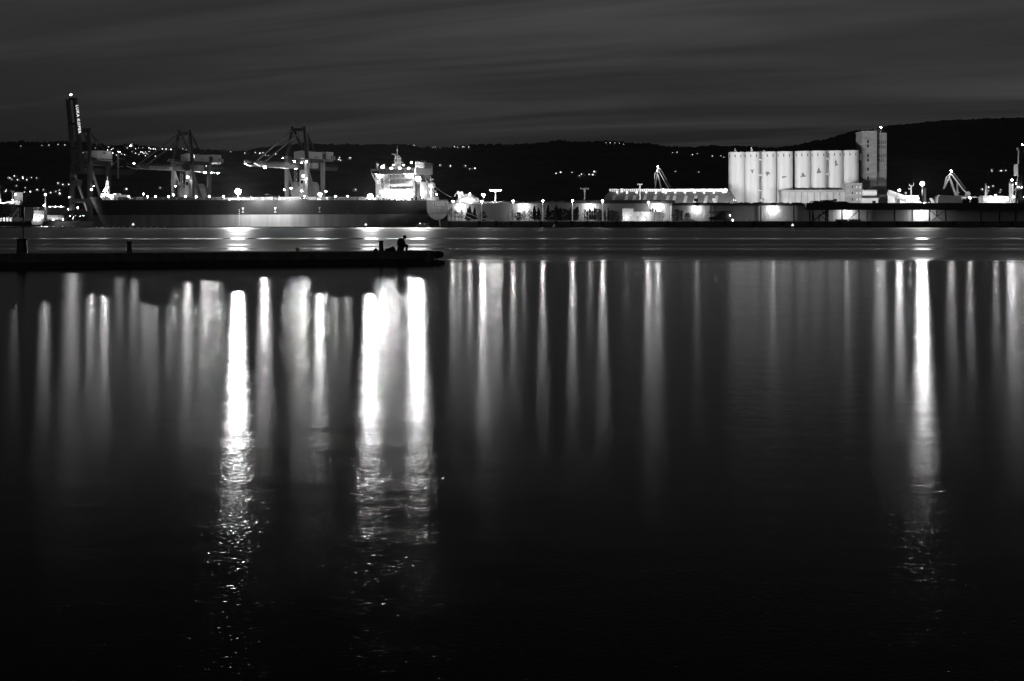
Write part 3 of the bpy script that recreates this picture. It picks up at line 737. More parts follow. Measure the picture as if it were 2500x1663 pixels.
lat.build('boom_lacing', M_black, ca)
for x in (-4, 4):
    MB().beam(hinge.lerp(tip,.62)+Vector((x*.9,2,0)), Vector((x,4,79)), .5).build('fore_stay', M_dark, ca)
# name down the stern-side cheek of the boom
p = hinge.lerp(tip, .72)
text('LUKA KOPER', 4.3, ca, facing(p+Vector((5.1,.2,0))+bd*0, -bd, Vector((0,1,0)).cross(Vector((1,0,0))).cross(bd).normalized() if False else Vector((0, bd.z, -bd.y))), glow(1.3), 'lettering', .05, .85)  # letters emit light themselves, their brightness is put into the material
lamp(ca, (0,-11.8,107), .6, 600)
mh = MB().box(-5,9.6,9,27,56,62.5).build('machinery_house', M_light, ca); MB().box(-5,9.6,9,27,50.5,55.2).build('machinery_house_base', M_white, ca)
MB().box(9.61,9.66,15.5,18.5,60,61.4).build('house_sign', M_letterd, mh)
for x in (-4.4,4.4): MB().prism([(-2,43.5),(52,43.5),(60,45.5),(60,48),(-2,48)], 'x', x-.9,x+.9).build('rear_girder', M_dark, ca)
MB().beam((9.5,34,49),(9.5,34,64),1.0).beam((9.5,34,63.9),(9.5,34,40),.6).box(9,10.2,34,42,56.6,57).box(9,10.2,34,40,50,50.4).build('festoon_mast', M_light, ca)
MB().beam((9.5,22,48),(9.5,34,56),.8).build('tie', M_grey, ca)
MB().box(-8.5,8.5,-2,24,20,22.4).build('portal_beam', M_dark, ca)
MB().box(-3,3,-8,-2,33,38).build('operator_cab', M_dark, ca)
lamp(ca, (11.5,2,33), .25, 60); lamp(ca, (-11,-2,24), .3, 60); lamp(ca, (-11,-3,14), .3, 60); flood(ca, (14,30,62), (.8,-1,-.1), .8, .6, 500)

# ================================================================== SILOS
DS = 1200.0
silo_z1 = [372,371.5,371,370.5,369.5,369,368.5,368]
cxs = [1798,1836,1876,1916,1960,1999,2039,2077]
BIRD_A = [(-10,6),(-5,8),(1,6),(6,9),(10,10),(6,5),(5,0),(4,-5),(1,-12),(-1,-7),(-4,-2),(-2,3),(-5,4)]
BIRD_B = [(-11,8),(-2,9),(3,10),(8,5),(12,-7),(5,1),(3,-4),(-3,-10),(-7,-4),(-4,2),(-4,6)]
BIRD_C = [(-11,5),(-3,3),(5,5),(12,0),(3,-2),(-8,-6),(-4,-1)]
BIRD_D = [(-13,-9),(-11,-3),(-3,-1),(-7,9),(-3,12),(3,8),(5,0),(14,-3),(8,-6),(0,-7),(-6,-6)]
BIRD_E = [(-10,-12),(-3,-8),(-4,6),(-2,16),(2,10),(6,-1),(12,-5),(6,-9),(0,-10)]
BIRD_F = [(-10,-13),(-2,-9),(-4,4),(-1,18),(4,10),(5,-2),(12,-4),(6,-9),(-2,-11)]
birds = [None,(BIRD_A,1833,419),(BIRD_B,1871,425),(BIRD_C,1911,433),(BIRD_D,1957,429),(BIRD_E,1995,418),(BIRD_F,2036,400),None]
silo_lab = ['plain white silo at the left end of the row', 'white silo painted with a small diving bird, second from left', 'white silo painted with a bird spreading both wings, third from left', 'white silo painted with a tiny side-on bird, left of the wide gap',
            'white silo painted with a low-flying bird, right of the wide gap', 'white silo painted with a climbing bird, third from the right', 'white silo with the highest painted bird, second from the right end', 'plain white silo at the right end beside the concrete tower']
s_ = DS/F; RS = 19.4*s_
for i, cx_ in enumerate(cxs):
    zt = Zp(silo_z1[i], DS); X = Xp(cx_, DS)
    so = thing('grain_silo', silo_lab[i], 'silo', (X, DS, GZ), 0, 'row of eight grain silos')
    H_ = zt - GZ
    MB().lathe([(RS,0),(RS,H_-.9),(RS+.15,H_-.85),(RS+.15,H_)], 48).build('shell', M_siloc, so, True)
    for a in (-1.13,-.32,.42):
        n_ = 1; z0 = Zp(382 + (374-382)*0, DS)-GZ - (372-silo_z1[i])*-s_
        w_ = MB(); r = RS+.04
        t0 = a - .055; t1 = a + .055
        pts = [(r*math.sin(t), -r*math.cos(t)) for t in (t0,t1)]
        w_.add([(pts[0][0],pts[0][1],H_-13*s_),(pts[1][0],pts[1][1],H_-13*s_),(pts[1][0],pts[1][1],H_-6.5*s_),(pts[0][0],pts[0][1],H_-6.5*s_)], [(0,1,2,3)])
        w_.build('slit_window', M_letterd, so)
    if birds[i]:
        poly, bpx, bpyy = birds[i]
        bm = bmesh.new(); vs_ = []
        for u, v in poly:
            vs_.append(bm.verts.new((u*.54*s_ + (bpx-cx_)*s_, 0, v*.54*s_ + Zp(bpyy,DS)-GZ)))
        f_ = bm.faces.new(vs_); bmesh.ops.triangulate(bm, faces=[f_]); bmesh.ops.subdivide_edges(bm, edges=bm.edges[:], cuts=2, use_grid_fill=True)
        for v in bm.verts:
            t = v.co.x / RS; v.co.x = (RS+.06)*math.sin(t); v.co.y = -(RS+.06)*math.cos(t)
        me = bpy.data.meshes.new('bird_mural'); bm.to_mesh(me); bm.free(); me.materials.append(M_mural); put('bird_mural', me, so)
# caged stairs between silos
for i, px in enumerate((1855, 2019)):
    X = Xp(px, DS-RS*.55); t = thing('stair_mast', ('steel lattice ladder mast between the second and third silos','steel lattice ladder mast between the sixth and seventh silos')[i], 'ladder', (X, DS-RS*.62, GZ), 0, 'ladder masts on the silos')
    m_ = MB(); top = Zp(369-(i*2), DS)-GZ
    for a in (-.7,.7):
        for b in (-.7,.7): m_.tube((a,b,0),(a,b,top),.14,n=4)
    for k in range(int(top/2)): m_.tube((-.7,-.7,k*2),(.7,-.7,k*2+2),.1,n=4).tube((-.7,-.7,k*2+2),(.7,-.7,k*2+2),.1,n=4)
    m_.build('lattice', M_grey, t)
    for z in (top-8, top-21, top-34): MB().box(-1.5,1.5,-1.2,.8,z,z+.2).box(-1.5,1.5,-1.2,-1.1,z+.2,z+1.2).build('landing', M_light, t)
# roof pipes on the silos
for px, h in ((1793,9),(1833,12),(1863,6)):
    X = Xp(px,DS); z = Zp(372,DS)
    m_ = MB().tube((0,0,-.6),(0,0,h*s_),.45,n=6).tube((.9,0,-.6),(.9,0,h*s_*.6),.3,n=6)
    tag(m_.build('roof_vent', M_light, None, loc=(X, DS-3, z)), 'short vent pipes on the roof of the %s silo' % {1793:'first',1833:'second',1863:'third'}[px], 'vent')
# gallery behind the silo heads
tag(MB().box(Xp(1800,DS+8),Xp(2106,DS+8),DS+8,DS+14,Zp(391,DS+8),Zp(374,DS+8)).build('silo_gallery', M_conc), 'concrete gallery bridging the silo heads behind', 'gallery')

# ---- head house tower
DT = 1205.0; q = DT/F
tw = thing('elevator_tower', 'tall grey concrete elevator tower at the right end of the silos', 'tower', (Xp(2105,DT), DT, GZ))
ztop = Zp(320,DT)-GZ; wA = 36*q; 
MB().box(0,wA,0,22,0,ztop).build('front_shaft', M_towerc, tw)
wB0 = wA+.05; wB1 = 62.5*q
MB().box(wB0,wB1,4,26,0,ztop-1.2).build('rear_shaft', M_towerc, tw)
MB().box(wA+1.2,wA+2.6,3.6,3.98,ztop*.55,ztop-2).build('drain_shaft', M_dark, tw)
for py in (346,357,380,391,413,435):
    z = Zp(py,DT)-GZ; MB().box(12*q,16*q,-.12,.3,z-1.3,z+1.3).build('window', M_glass, tw)
for row, py in enumerate((347,358,380,391,436,468)):
    for k in range(4 if row < 3 else 3):
        z = Zp(py,DT)-GZ; x0 = wB0 + (8 + k*4.6)*q
        MB().box(x0,x0+1.5*q,3.88,4.3,z-1.5,z+1.5).build('window', M_glass, tw)
bl = MB()
for k in range(14):
    a = 1+k*1.25; bl.box(a-.3,a+.4,2,3.5,ztop,ztop+.8+random.random()*2.2)
bl.build('roof_plant', M_dark, tw)
MB().box(-.15,wA+.15,-.15,22.1,ztop-.9,ztop-.2).build('parapet_band', M_conc, tw)
MB().tube((49*q,5,ztop-1.2),(49*q,5,ztop+9.5*q),.12,n=5).build('lamp_post', M_grey, tw); lamp(tw, (49*q,4.5,ztop+10*q), .55, 650)
# ---- low annex in front of the silos
DN = 1165.0; q = DN/F
an = thing('bin_annex', 'low concrete annex of ten bays in front of the silos', 'building', (Xp(1909,DN), DN, GZ))
zt = Zp(465,DN)-GZ; wl = (2066-1909)*q
MB().box(0,wl,1,14,0,zt-1.4).build('wall', M_conc, an); MB().box(-.5,wl,-.2,14.5,zt-1.4,zt+.5).build('roof', M_towerc, an)
for k in range(11): MB().box(k*15.5*q-.3,k*15.5*q+.3,0,1,0,zt-1.41).build('pier', M_conc, an)
bk = thing('stair_block', 'square rough concrete stair block between annex and elevator tower', 'building', (Xp(2065,DN-2), DN-2, GZ))
zb = Zp(447,DN)-GZ; wb = 40*q
MB().box(0,wb,0,15,0,zb).build('wall', M_towerc, bk)
for py in (457,472,487):
    for k in (16,27,35):
        z = Zp(py,DN)-GZ; MB().box(k*q-.4,k*q+.4,-.1,.2,z-.9,z+.9).build('window', M_glass if k < 20 else M_white, bk)
# ---- enclosed conveyor sloping down to the right of the tower, pipe bridge at its left
cv = thing('conveyor_bridge', 'round enclosed conveyor sloping down right of the elevator tower', 'conveyor', Pt(2168,470,1150))
e_ = Pt(2235,494,1150) - Pt(2168,470,1150)
MB().tube((0,0,0),e_,2.4,n=14).build('tube', M_light, cv, True)
for k in (.3,.62,.9): MB().tube(e_*k-e_*.012,e_*k+e_*.012,2.65,n=14).build('flange', M_grey, cv)
MB().prism([(0,-1),(5,-4),(7,-14),(0,-14)], 'y', -1, 1).build('support', M_white, cv)
tag(MB().tube(Pt(2107,471,1160),Pt(2139,471,1160),2.6,n=14).build('duct', M_white, None, True), 'thick white duct low between the stair block and elevator tower', 'duct')
tk = thing('loading_house', 'small pale hut with a round hatch under the thick white duct', 'hut', Pt(2120,494,1150))
MB().box(-5,8,0,6,-9,3.2).build('wall', M_light, tk); MB().box(-6,9,-.5,6.5,3.2,3.6).build('roof', M_grey, tk); MB().box(3.2,6,-.08,.1,-1.2,1.2).build('window', M_glass, tk)
tag(MB().box(-.4,.4,-.4,.4,0,6).build('duct_lamp', glow(20), None, loc=Pt(2146,480,1155)), 'short strip light low beside the elevator tower', 'lamp') if False else None

# ================================================================== STORAGE HALL WITH RIDGE GALLERY
DH = 1110.0
hl = thing('storage_hall', 'long storage hall with pale skylight strips and a gallery along its ridge', 'building', (0,0,0))
xL, xR = Xp(1488,DH+40), Xp(1784,DH+40); zr = Zp(466,DH+40); ze = Zp(500,DH)
rp_ = MB().add([(Xp(1462,DH),DH,ze),(xR,DH,ze),(xR,DH+40,zr),(xL,DH+40,zr),(Xp(1500,DH+80),DH+80,ze),(xR,DH+80,ze)], [(0,1,2,3),(3,2,5,4),(0,3,4)])
rp_.build('roof', M_hallroof, hl)
MB().box(Xp(1462,DH)+.3,xR-.3,DH+.4,DH+79,GZ,ze-.05).build('wall', M_conc, hl)
def on_roof(px, py):
    # point on the near roof slope
    n_ = Vector((0, -(zr-ze), 40)).normalized(); o = Vector((0,0,HC)); d = Pt(px,py,1.0)-o
    t = (Vector((0,DH,ze))-o).dot(n_)/d.dot(n_); return o+d*t, n_
for px in (1495,1526,1545,1571,1596,1627,1643,1671,1695,1721,1746):
    a,n_ = on_roof(px-4,496); b,_ = on_roof(px+4,496); c_,_ = on_roof(px+8,478.5); d,_ = on_roof(px+1,478.5)
    up = n_*.25
    MB().add([a+up,b+up,c_+up,d+up,a,b,c_,d],[(0,1,2,3),(0,4,5,1),(1,5,6,2),(2,6,7,3),(3,7,4,0)]).build('skylight', M_skylight, hl)
gz0, gz1 = Zp(467.5,DH+38), Zp(461.5,DH+38)
gx0, gx1 = Xp(1488,DH+38), Xp(1776,DH+38)
gal = MB().box(gx0,gx1,DH+37,DH+42,gz0,gz1).build('ridge_gallery', M_white, hl)
for k in range(58):
    xk = gx0+1.2+k*(gx1-gx0-2)/58
    MB().box(xk,xk+.75,DH+36.94,DH+37.1,gz0+.5,gz1-.5).build('gallery_window', M_glass, gal)
for px in (1518,1618,1771):
    xk = Xp(px,DH+36); MB().box(xk-1.0,xk+1.0,DH+35,DH+36.9,gz0-2.2,gz1+.3).build('transfer_box', M_white, hl)
for k in range(12):  # bracket lamps added in front to brighten the gallery wall
    xk = gx0+6+k*(gx1-gx0-10)/11
    MB().tube((xk,DH+37,gz0-.6),(xk,DH+33,gz0-.9),.1,n=4).build('lamp_arm', M_grey, hl); lamp(hl,(xk,DH+32.8,gz0-.8),.22,130)

# ================================================================== THE LONG SHEDS ALONG THE RIGHT QUAY
def rib_panel(w, h):
    mb = MB(); n = int(w/1.0); 
    for k in range(n):
        a = -w/2 + k*w/n; b = w/n
        mb.add([(a,0,0),(a+b*.5,0,0),(a+b*.65,-.10,0),(a+b*.88,-.10,0),(a+b,0,0),(a,0,h),(a+b*.5,0,h),(a+b*.65,-.10,h),(a+b*.88,-.10,h),(a+b,0,h)],
               [(0,1,6,5),(1,2,7,6),(2,3,8,7),(3,4,9,8)])
    return mb.mesh('wall_panel', M_sheet)
D1 = 1048.0
sh1 = thing('quay_shed', 'long pale sheet-metal shed lit by wall lamps behind the row of trees', 'shed', (0, D1, 0))
zl = Zp(497,D1); x0, x1 = Xp(1092,D1), Xp(1648,D1)
pw = 6.0; n_ = int((x1-x0)/pw); pm = rib_panel((x1-x0)/n_, zl-GZ)
for k in range(n_): put('wall_panel', pm, sh1, (x0+(k+.5)*(x1-x0)/n_, 0, GZ))
MB().box(x0,x1,.3,40,GZ,zl-.05).build('wall', M_sheet, sh1)
MB().prism([(-.9,zl),(41,zl),(20,zl+1.6)], 'x', x0-.5, Xp(1405,D1)).build('roof', M_sheet, sh1)
MB().prism([(-1.2,zl),(41,zl),(41,zl+.6),(20,zl+3.0),(-1.2,zl+2.4)], 'x', Xp(1405,D1)+.05, x1).build('roof', M_roof, sh1)
for px in (1200,1223,1257,1310,1345,1368):
    MB().beam((Xp(px,D1)-2,6,zl+.9),(Xp(px,D1)+2.5,9,zl+2.2),.7,.3).build('roof_light', M_skylight, sh1)
def wall_lamp(parent, X, y, z, st):
    """hooded wall lamp on a short arm"""
    MB().tube((X,y,z+.4),(X,y-3.4,z+.6),.1,n=5).build('lamp_arm', M_grey, parent)
    MB().prism([(-1.0,.15),(1.0,.15),(.7,.6),(-.7,.6)], 'y', -.9, .9).build('lamp_hood', M_dark, parent, loc=(X, y-3.5, z+.25))
    MB().box(-.7,.7,-.6,.6,-.22,.12).build('lamp_glass', glow(st*.75), parent, loc=(X, y-3.5, z))
for px in (1125,1278,1440): wall_lamp(sh1, Xp(px,D1), 0, Zp(501,D1), 420)
wall_lamp(sh1, Xp(1605,D1), 0, Zp(500,D1), 600)
D2 = 1036.0
sh2 = thing('canopy_shed', 'long sheet-metal shed with a deep black roof edge at right', 'shed', (0, D2, 0))
y0, y1 = Xp(1640,D2), Xp(2700,D2); zt2 = Zp(497,D2); zl2 = Zp(513,D2)
n_ = int((y1-y0)/6); pm2 = rib_panel((y1-y0)/n_, zl2+3.2-GZ)
for k in range(n_): put('wall_panel', pm2, sh2, (y0+(k+.5)*(y1-y0)/n_, 0, GZ))
MB().box(y0,y1,.3,45,GZ,zl2+3.2).build('wall', M_sheet, sh2)
xc = Xp(1968,D2-9)
MB().box(y0,xc,-2.4,46,zl2+3.3,zt2).build('roof', M_roof, sh2)
MB().box(xc+.05,y1,-9,46,zl2,zt2+.3).build('canopy_roof', M_black, sh2)
for k in range(26):
    px = 1650+k*13+random.uniform(-5,5); w_ = random.uniform(.8,2.4); X = Xp(px,D2)
    if px < 1965: MB().prism([(X-w_*2,zt2),(X+w_*2,zt2),(X+w_,zt2+random.uniform(.3,1.0)),(X-w_,zt2+random.uniform(.2,.8))], 'y', 1, 5).build('roof_hump', M_roof, sh2)
for a,b,h in ((1978,2000,1.6),(2000,2035,2.2),(2035,2068,1.2)):
    MB().prism([(Xp(a,D2),zt2+.3),(Xp(b,D2),zt2+.3),(Xp(b-6,D2),zt2+h+.3),(Xp(a+7,D2),zt2+h+.3)], 'y', -6, 8).build('roof_hump', M_roof, sh2)
# steel frames carrying the canopy, with cross bracing
yb = D2-8.6-D2
for px in (2056,2097,2184,2227,2269,2309,2395,2440,2480):
    MB().beam((Xp(px,D2-8.6),-8.6,GZ),(Xp(px,D2-8.6),-8.6,zl2),.9).build('column', M_black, sh2)
for px in (1735,1857,1937,2116): MB().beam((Xp(px,D2),-1,GZ),(Xp(px,D2),-1,zl2+3),.6).build('column', M_dark, sh2)
def xb(a, b, za, zb_, w=.5): MB().beam((Xp(a,D2-8.6),-8.6,za),(Xp(b,D2-8.6),-8.6,zb_),w).build('brace', M_black, sh2)
g1 = GZ+.4; t1 = zl2-.3
xb(2068,2097,g1,t1); xb(2087,2071,g1,g1+5,.3)
xb(2270,2288,t1,g1+3.2); xb(2288,2308,g1+3.2,t1); xb(2276,2288,g1,g1+3.2); xb(2288,2302,g1+3.2,g1,.35); xb(2286,2288,t1,g1+3.2,.7)
for a in (1977,1984,2016,2021): xb(a,a,GZ,zl2,1.0)
xb(1986,2019,g1,t1,.7); xb(2001,2021,g1+4,t1-1.5,.5); xb(2002,2018,g1+4.2,g1,.5); xb(2000,2000,g1,g1+4,.8); xb(1984,1988,t1,g1,.6); xb(2006,2012,t1,t1-1.6,.6)
for px, st, dd in ((1700,330,0),(1886,520,0),(2065,560,0),(2247,700,0)): wall_lamp(sh2, Xp(px,D2), 0, (Zp(502,D2)-1.2 if px < 1968 else zl2-1.0), st)
pal = tag(MB().box(Xp(2041,D2-4),Xp(2068,D2-4),D2-6,D2-3,GZ,GZ+1.4).build('pallet_stack', M_black), 'low dark pallet stack under the lit canopy, left of the tiny pale cone', 'pallets')
pal2 = tag(MB().box(Xp(2072,D2-4),Xp(2100,D2-4),D2-6,D2-3,GZ,GZ+1.4).build('pallet_stack', M_black), 'low dark pallet stack under the lit canopy, right of the tiny pale cone', 'pallets')
tag(MB().lathe([(.9,0),(.2,1.2)],8,(0,0,0)).build('marker_cone', M_white, None, loc=(Xp(2069.8,D2-6),D2-7,GZ)), 'tiny pale cone between the two dark pallet stacks', 'cone')
# light-coloured small marks along the quay
for px, lab in ((1788,'lit pale bollard post right of the dark hopper wagon'),(1823,'lit pale bollard post midway below the silos'),(1935,'pale mast foot below the annex')):
    tag(MB().lathe([(.5,0),(.35,1.6),(.5,1.7),(.5,2.0)],8).build('bollard_post', M_white, None, loc=(Xp(px,1026),1026,GZ)), lab, 'bollard')
# ---- flood lights on the shed roof that light the silos
for i, (px, sx_) in enumerate(((1700,1817),(1745,1896),(1795,1980),(1862,2058))):
    t = thing('roof_floodlight', ('leftmost small dark floodlight on the shed roof, left of the silos','small dark floodlight on the shed roof just left of the first silo','small dark floodlight on the shed roof below the first silo','small dark floodlight on the shed roof below the second and third silos')[i], 'floodlight', (Xp(px,1040), 1040, Zp(497,1040)), 0, 'floodlights on the shed roof')
    MB().tube((0,0,-.2),(0,0,2.4),.16,n=5).build('post', M_dark, t)
    tgt = Vector((Xp(sx_,1190),1190,34)) - Vector((Xp(px,1040),1040,20))
    flood(t, (0,.5,2.6), tgt, 2.6, 1.8, (6600,5600,5200,5200)[i])
t = thing('roof_floodlight', 'added floodlight on the canopy roof that lights the elevator tower', 'floodlight', (Xp(2040,1040), 1040, Zp(497,1040)), 0, 'floodlights on the shed roof')
MB().tube((0,0,-.2),(0,0,2.4),.16,n=5).build('post', M_dark, t)
flood(t, (0,.5,2.6), Vector((Xp(2130,1200),1200,50)) - Vector((Xp(2040,1040),1040,20)), 2.2, 1.6, 6500)  # extra flood put in to light the tower front

# ================================================================== LAMP POSTS AND MASTS
names = ['nearest the ship stern','second from the ship stern','third from the ship stern','fourth from the ship stern','fifth from the ship stern','sixth from the ship stern','standing behind the small white building']
for i, (px, py, st) in enumerate(((1106,491,700),(1176,491,620),(1253,491,700),(1325,490,900),(1398,490,950),(1471,490,950),(1583,494,1000))):
    Dp = 1024.0 if i < 6 else 1034.0; X = Xp(px,Dp); h = Zp(py,Dp)-GZ
    t = thing('lamp_post', 'slim white quay lamp post %s' % names[i], 'lamp post', (X,Dp,GZ), 0, 'lamp posts along the right quay')
    MB().tube((0,0,0),(0,0,h),.32,.2,n=8).build('pole', M_white, t, True)
    flood(t, (0,-.5,h-.1), (0,-1,-.75), 1.0, .8, st*1.9, 'lamp_head')
def high_mast(px, py, D, base_y, r, st, n, w, label, lit=True):
    X = Xp(px,D); h = Zp(py,D)-GZ
    t = thing('high_mast', label, 'mast', (X,D,GZ), 0, 'high floodlight masts')
    MB().tube((0,0,0),(0,0,h),.7,.45,n=8).build('pole', M_light, t, True)
    MB().box(-w/2,w/2,-.3,.3,h-.15,h+.15).box(-.9,.9,-.9,.9,h-1.8,h-1.4).build('head_frame', M_light, t)
    for k in range(n):
        x = -w/2 + w*k/(n-1)
        if lit: lamp(t, (x,-.6,h+.35), r, st, 'lamp')
        else: MB().box(x-.5,x+.5,-.6,.3,h+.2,h+1.0).build('lamp_housing', M_light, t)
high_mast(1180,477,1120,0,.6,1500,2,1.6,'lit high mast with one round cluster right of the bright heap')
high_mast(1210,466,1120,0,.4,800,5,8,'tallest lit high mast with a wide bar of lamps')
high_mast(1427,462,1120,0,.4,0,4,6,'unlit pale high mast with a spread head above the shed',False)
high_mast(1562,452,1100,0,.4,0,3,3,'thin dark unlit mast in front of the storage hall roof',False)

# ================================================================== TREES IN FRONT OF THE SHED
def tree_mesh(kind, seed, h):
    rnd = random.Random(seed); mb = MB(); n = {'spruce':320,'cypress':230,'bare':150,'bush':420}[kind]
    for i in range(n):
        if kind == 'spruce':
            t = rnd.random()**.8; z = h*(.12+.88*t); rr = h*.24*(1-t)**.9*(.75+.4*math.sin(z*4.5))+.1; a = rnd.random()*6.283; q_ = rr*math.sqrt(rnd.random()); s = .26+.3*(1-t)
        elif kind == 'cypress':
            t = rnd.random(); z = h*(.08+.92*t); rr = h*.085*math.sin(math.pi*(.12+.86*t))**.6*(.8+.4*rnd.random())+.05; a = rnd.random()*6.283; q_ = rr*math.sqrt(rnd.random()); s = .3
        elif kind == 'bare':
            t = rnd.random(); z = h*(.3+.7*t); rr = h*.22*math.sin(math.pi*min(1,t*.9+.1))+.1; a = rnd.random()*6.283; q_ = rr*rnd.random()**.5; s = .22
        else:
            t = rnd.random(); z = h*(.06+.94*t); rr = h*.5*math.sin(math.pi*(.12+.8*t))**.7*(.8+.3*math.sin(5*rnd.random())); a = rnd.random()*6.283; q_ = rr*rnd.random()**.4; s = .36
        c = Vector((q_*math.cos(a), q_*math.sin(a), z)); e1 = Vector((rnd.uniform(-1,1),rnd.uniform(-1,1),rnd.uniform(-1,1))).normalized()*s*1.3; e2 = e1.cross(Vector((rnd.uniform(-1,1),rnd.uniform(-1,1),rnd.uniform(-1,1)))).normalized()*s
        mb.add([c-e1-e2*.3,c+e2,c+e1,c-e2],[(0,1,2,3)])
    tr_ = MB().tube((0,0,0),(0,0,h*.9),h*.018+.06,.03,n=6)
    for k in range(14 if kind != 'cypress' else 4):
        t = .2+.7*rnd.random(); a = rnd.random()*6.283; L_ = h*(.24 if kind != 'bush' else .35)*(1-t*.75)
        tr_.tube((0,0,h*t),(L_*math.cos(a),L_*math.sin(a),h*t+L_*(.7 if kind in('bare','bush') else -.1)),.07,.02,n=4)
    return mb.mesh('crown', M_leaf if kind in ('spruce','cypress') else M_leaf2), tr_.mesh('trunk', M_bark)
TM = {}
def tree(px, D, h, kind, label, group):
    key = (kind, int(px) % 4)
    if key not in TM: TM[key] = tree_mesh(kind, hash(kind) % 97 + int(px) % 4, 8.0) if False else tree_mesh(kind, {'spruce':11,'cypress':31,'bare':51,'bush':71}[kind] + int(px) % 4, 8.0)
    cr, tk_ = TM[key]
    t = thing({'spruce':'spruce_tree','cypress':'cypress_tree','bare':'thin_tree','bush':'bushy_tree'}[kind], label, 'tree', (Xp(px,D), D, GZ), random.random()*6, group)
    k = h/8.0; t.scale = (k*random.uniform(.9,1.1), k, k)
    put('crown', cr, t); put('trunk', tk_, t)
    return t
G = 'trees before the long lit shed'
for px, h, kd in ((1092,9,'bare'),(1101,10,'bare'),(1113,8,'bare'),(1120,7,'bare'),(1127,8.5,'bare'),(1148,11,'spruce'),(1160,10,'spruce'),(1141,9.5,'spruce'),(1180,7,'bush')):
    tree(px+random.uniform(-2,2), 1034+random.uniform(-3,3), h, kd, {'bare':'thin see-through tree before the leftmost wall lamp glow','spruce':'spruce between the first and second lamp posts','bush':'low bushy tree just right of the second lamp post'}[kd], G)
for px, h, kd in ((1252,8.5,'bare'),(1266,6.5,'bush'),(1280,8,'bare'),(1293,8.5,'bare'),(1305,11,'spruce'),(1315,10,'spruce')):
    tree(px, 1034+random.uniform(-3,3), h, kd, {'bare':'thin see-through tree before the second wall lamp glow','spruce':'spruce just left of the fourth lamp post','bush':'round dark bush before the second wall lamp glow'}[kd], G)
for px, h, kd in ((1338,11.5,'spruce'),(1350,8,'bush'),(1358,12,'spruce'),(1363,9,'cypress'),(1368,10,'cypress'),(1378,9,'bush'),(1386,8.5,'spruce'),(1392,9.5,'cypress'),(1401,9,'cypress'),(1406,10,'cypress'),(1410,10.5,'cypress')):
    tree(px, 1034+random.uniform(-3,3), h, kd, {'spruce':'spruce between the fourth and fifth lamp posts','cypress':'slim cypress close to the fifth lamp post','bush':'dense bush between the fourth and fifth lamp posts'}[kd], G)
for px, h, kd in ((1428,8.5,'bare'),(1434,8,'cypress'),(1440,9.5,'cypress'),(1446,8,'spruce'),(1452,10,'cypress'),(1459,9,'bush'),(1466,8.5,'cypress'),(1477,8.5,'cypress'),(1485,9.5,'cypress'),(1493,8,'bush'),(1505,7,'bush')):
    tree(px, 1034+random.uniform(-3,3), h, kd, {'bare':'thin tree left of the third wall lamp glow','spruce':'small spruce in the third wall lamp glow','cypress':'slim cypress around the sixth lamp post','bush':'dark bush left of the small white building'}[kd], G)
tree(1588,1040,9,'cypress','left one of three cypress tips behind the white building',G); tree(1594,1040,9.5,'cypress','middle one of three cypress tips behind the white building',G); tree(1601,1040,9,'cypress','right one of three cypress tips behind the white building',G)
tree(1618,1030,7.5,'bare','thin pale-lit tree at the right wall of the white building',G)
tree(1652,1030,8.5,'bush','broad dark tree between white building and hopper wagon',G); tree(1664,1030,8,'cypress','dark cypress leaning against the broad tree',G); tree(1679,1030,6,'bush','small bush left of the hopper wagon',G)

# ================================================================== THINGS ON THE RIGHT QUAY
Dw = 1026.0; q = Dw/F
wb_ = thing('gatehouse', 'small white flat-roofed building with a taller left end on the quay', 'building', (Xp(1520,Dw), Dw, GZ))
MB().box(0,26*q,0,7,0,Zp(510,Dw)-GZ).build('tall_block', M_white, wb_)
MB().box(26*q+.02,95*q,.8,7,0,Zp(518,Dw)-GZ).build('low_block', M_white, wb_)
MB().box(-.3,26*q+.3,-.3,7.3,Zp(510,Dw)-GZ,Zp(510,Dw)-GZ+.3).box(26*q+.35,95*q+.3,.5,7.3,Zp(518,Dw)-GZ,Zp(518,Dw)-GZ+.3).build('parapet', M_white, wb_)
for k in (16,33,50,69): MB().box((k+1)*q,(k+8)*q,.7 if k>20 else -.08,.85 if k>20 else .05,0,Zp(527,Dw)-GZ).build('door', M_light, wb_)
for k in (43,60,78): MB().box(k*q-.1,k*q+.1,.68,.82,0,Zp(519,Dw)-GZ).build('downpipe', M_grey, wb_)
MB().box(27*q,31*q,2,4,Zp(518,Dw)-GZ+.31,Zp(514,Dw)-GZ).build('roof_unit', M_light, wb_)
wall_lamp(wb_, 60*q, .8, Zp(519,Dw)-GZ-.6, 60)
lamp(wb_, (8*q,-6,2.5),.3,500); lamp(wb_, (50*q,-6,1.5),.3,420)
hw = thing('hopper_wagon', 'black sloping hopper wagon standing before the lit shed wall', 'wagon', (Xp(1732,1026), 1026, GZ)); q = 1026/F
MB().prism([(0,.9),(52*q,.9),(52*q,25*q),(30*q,25*q),(15*q,12*q),(0,10.5*q)], 'y', 0, 5).build('body', M_black, hw)
MB().box(0,29*q,4.0,4.6,19*q,24.5*q).build('gate', M_grey, hw)
for k in (5,14,38,46): MB().tube((k*q,-.1,.5),(k*q,.3,.5),.5,n=12).build('wheel', M_rubber, hw)
lamp(hw,(50*q,-.6,14*q),.25,140); lamp(hw,(57*q,-.6,2.2*q),.25,160)
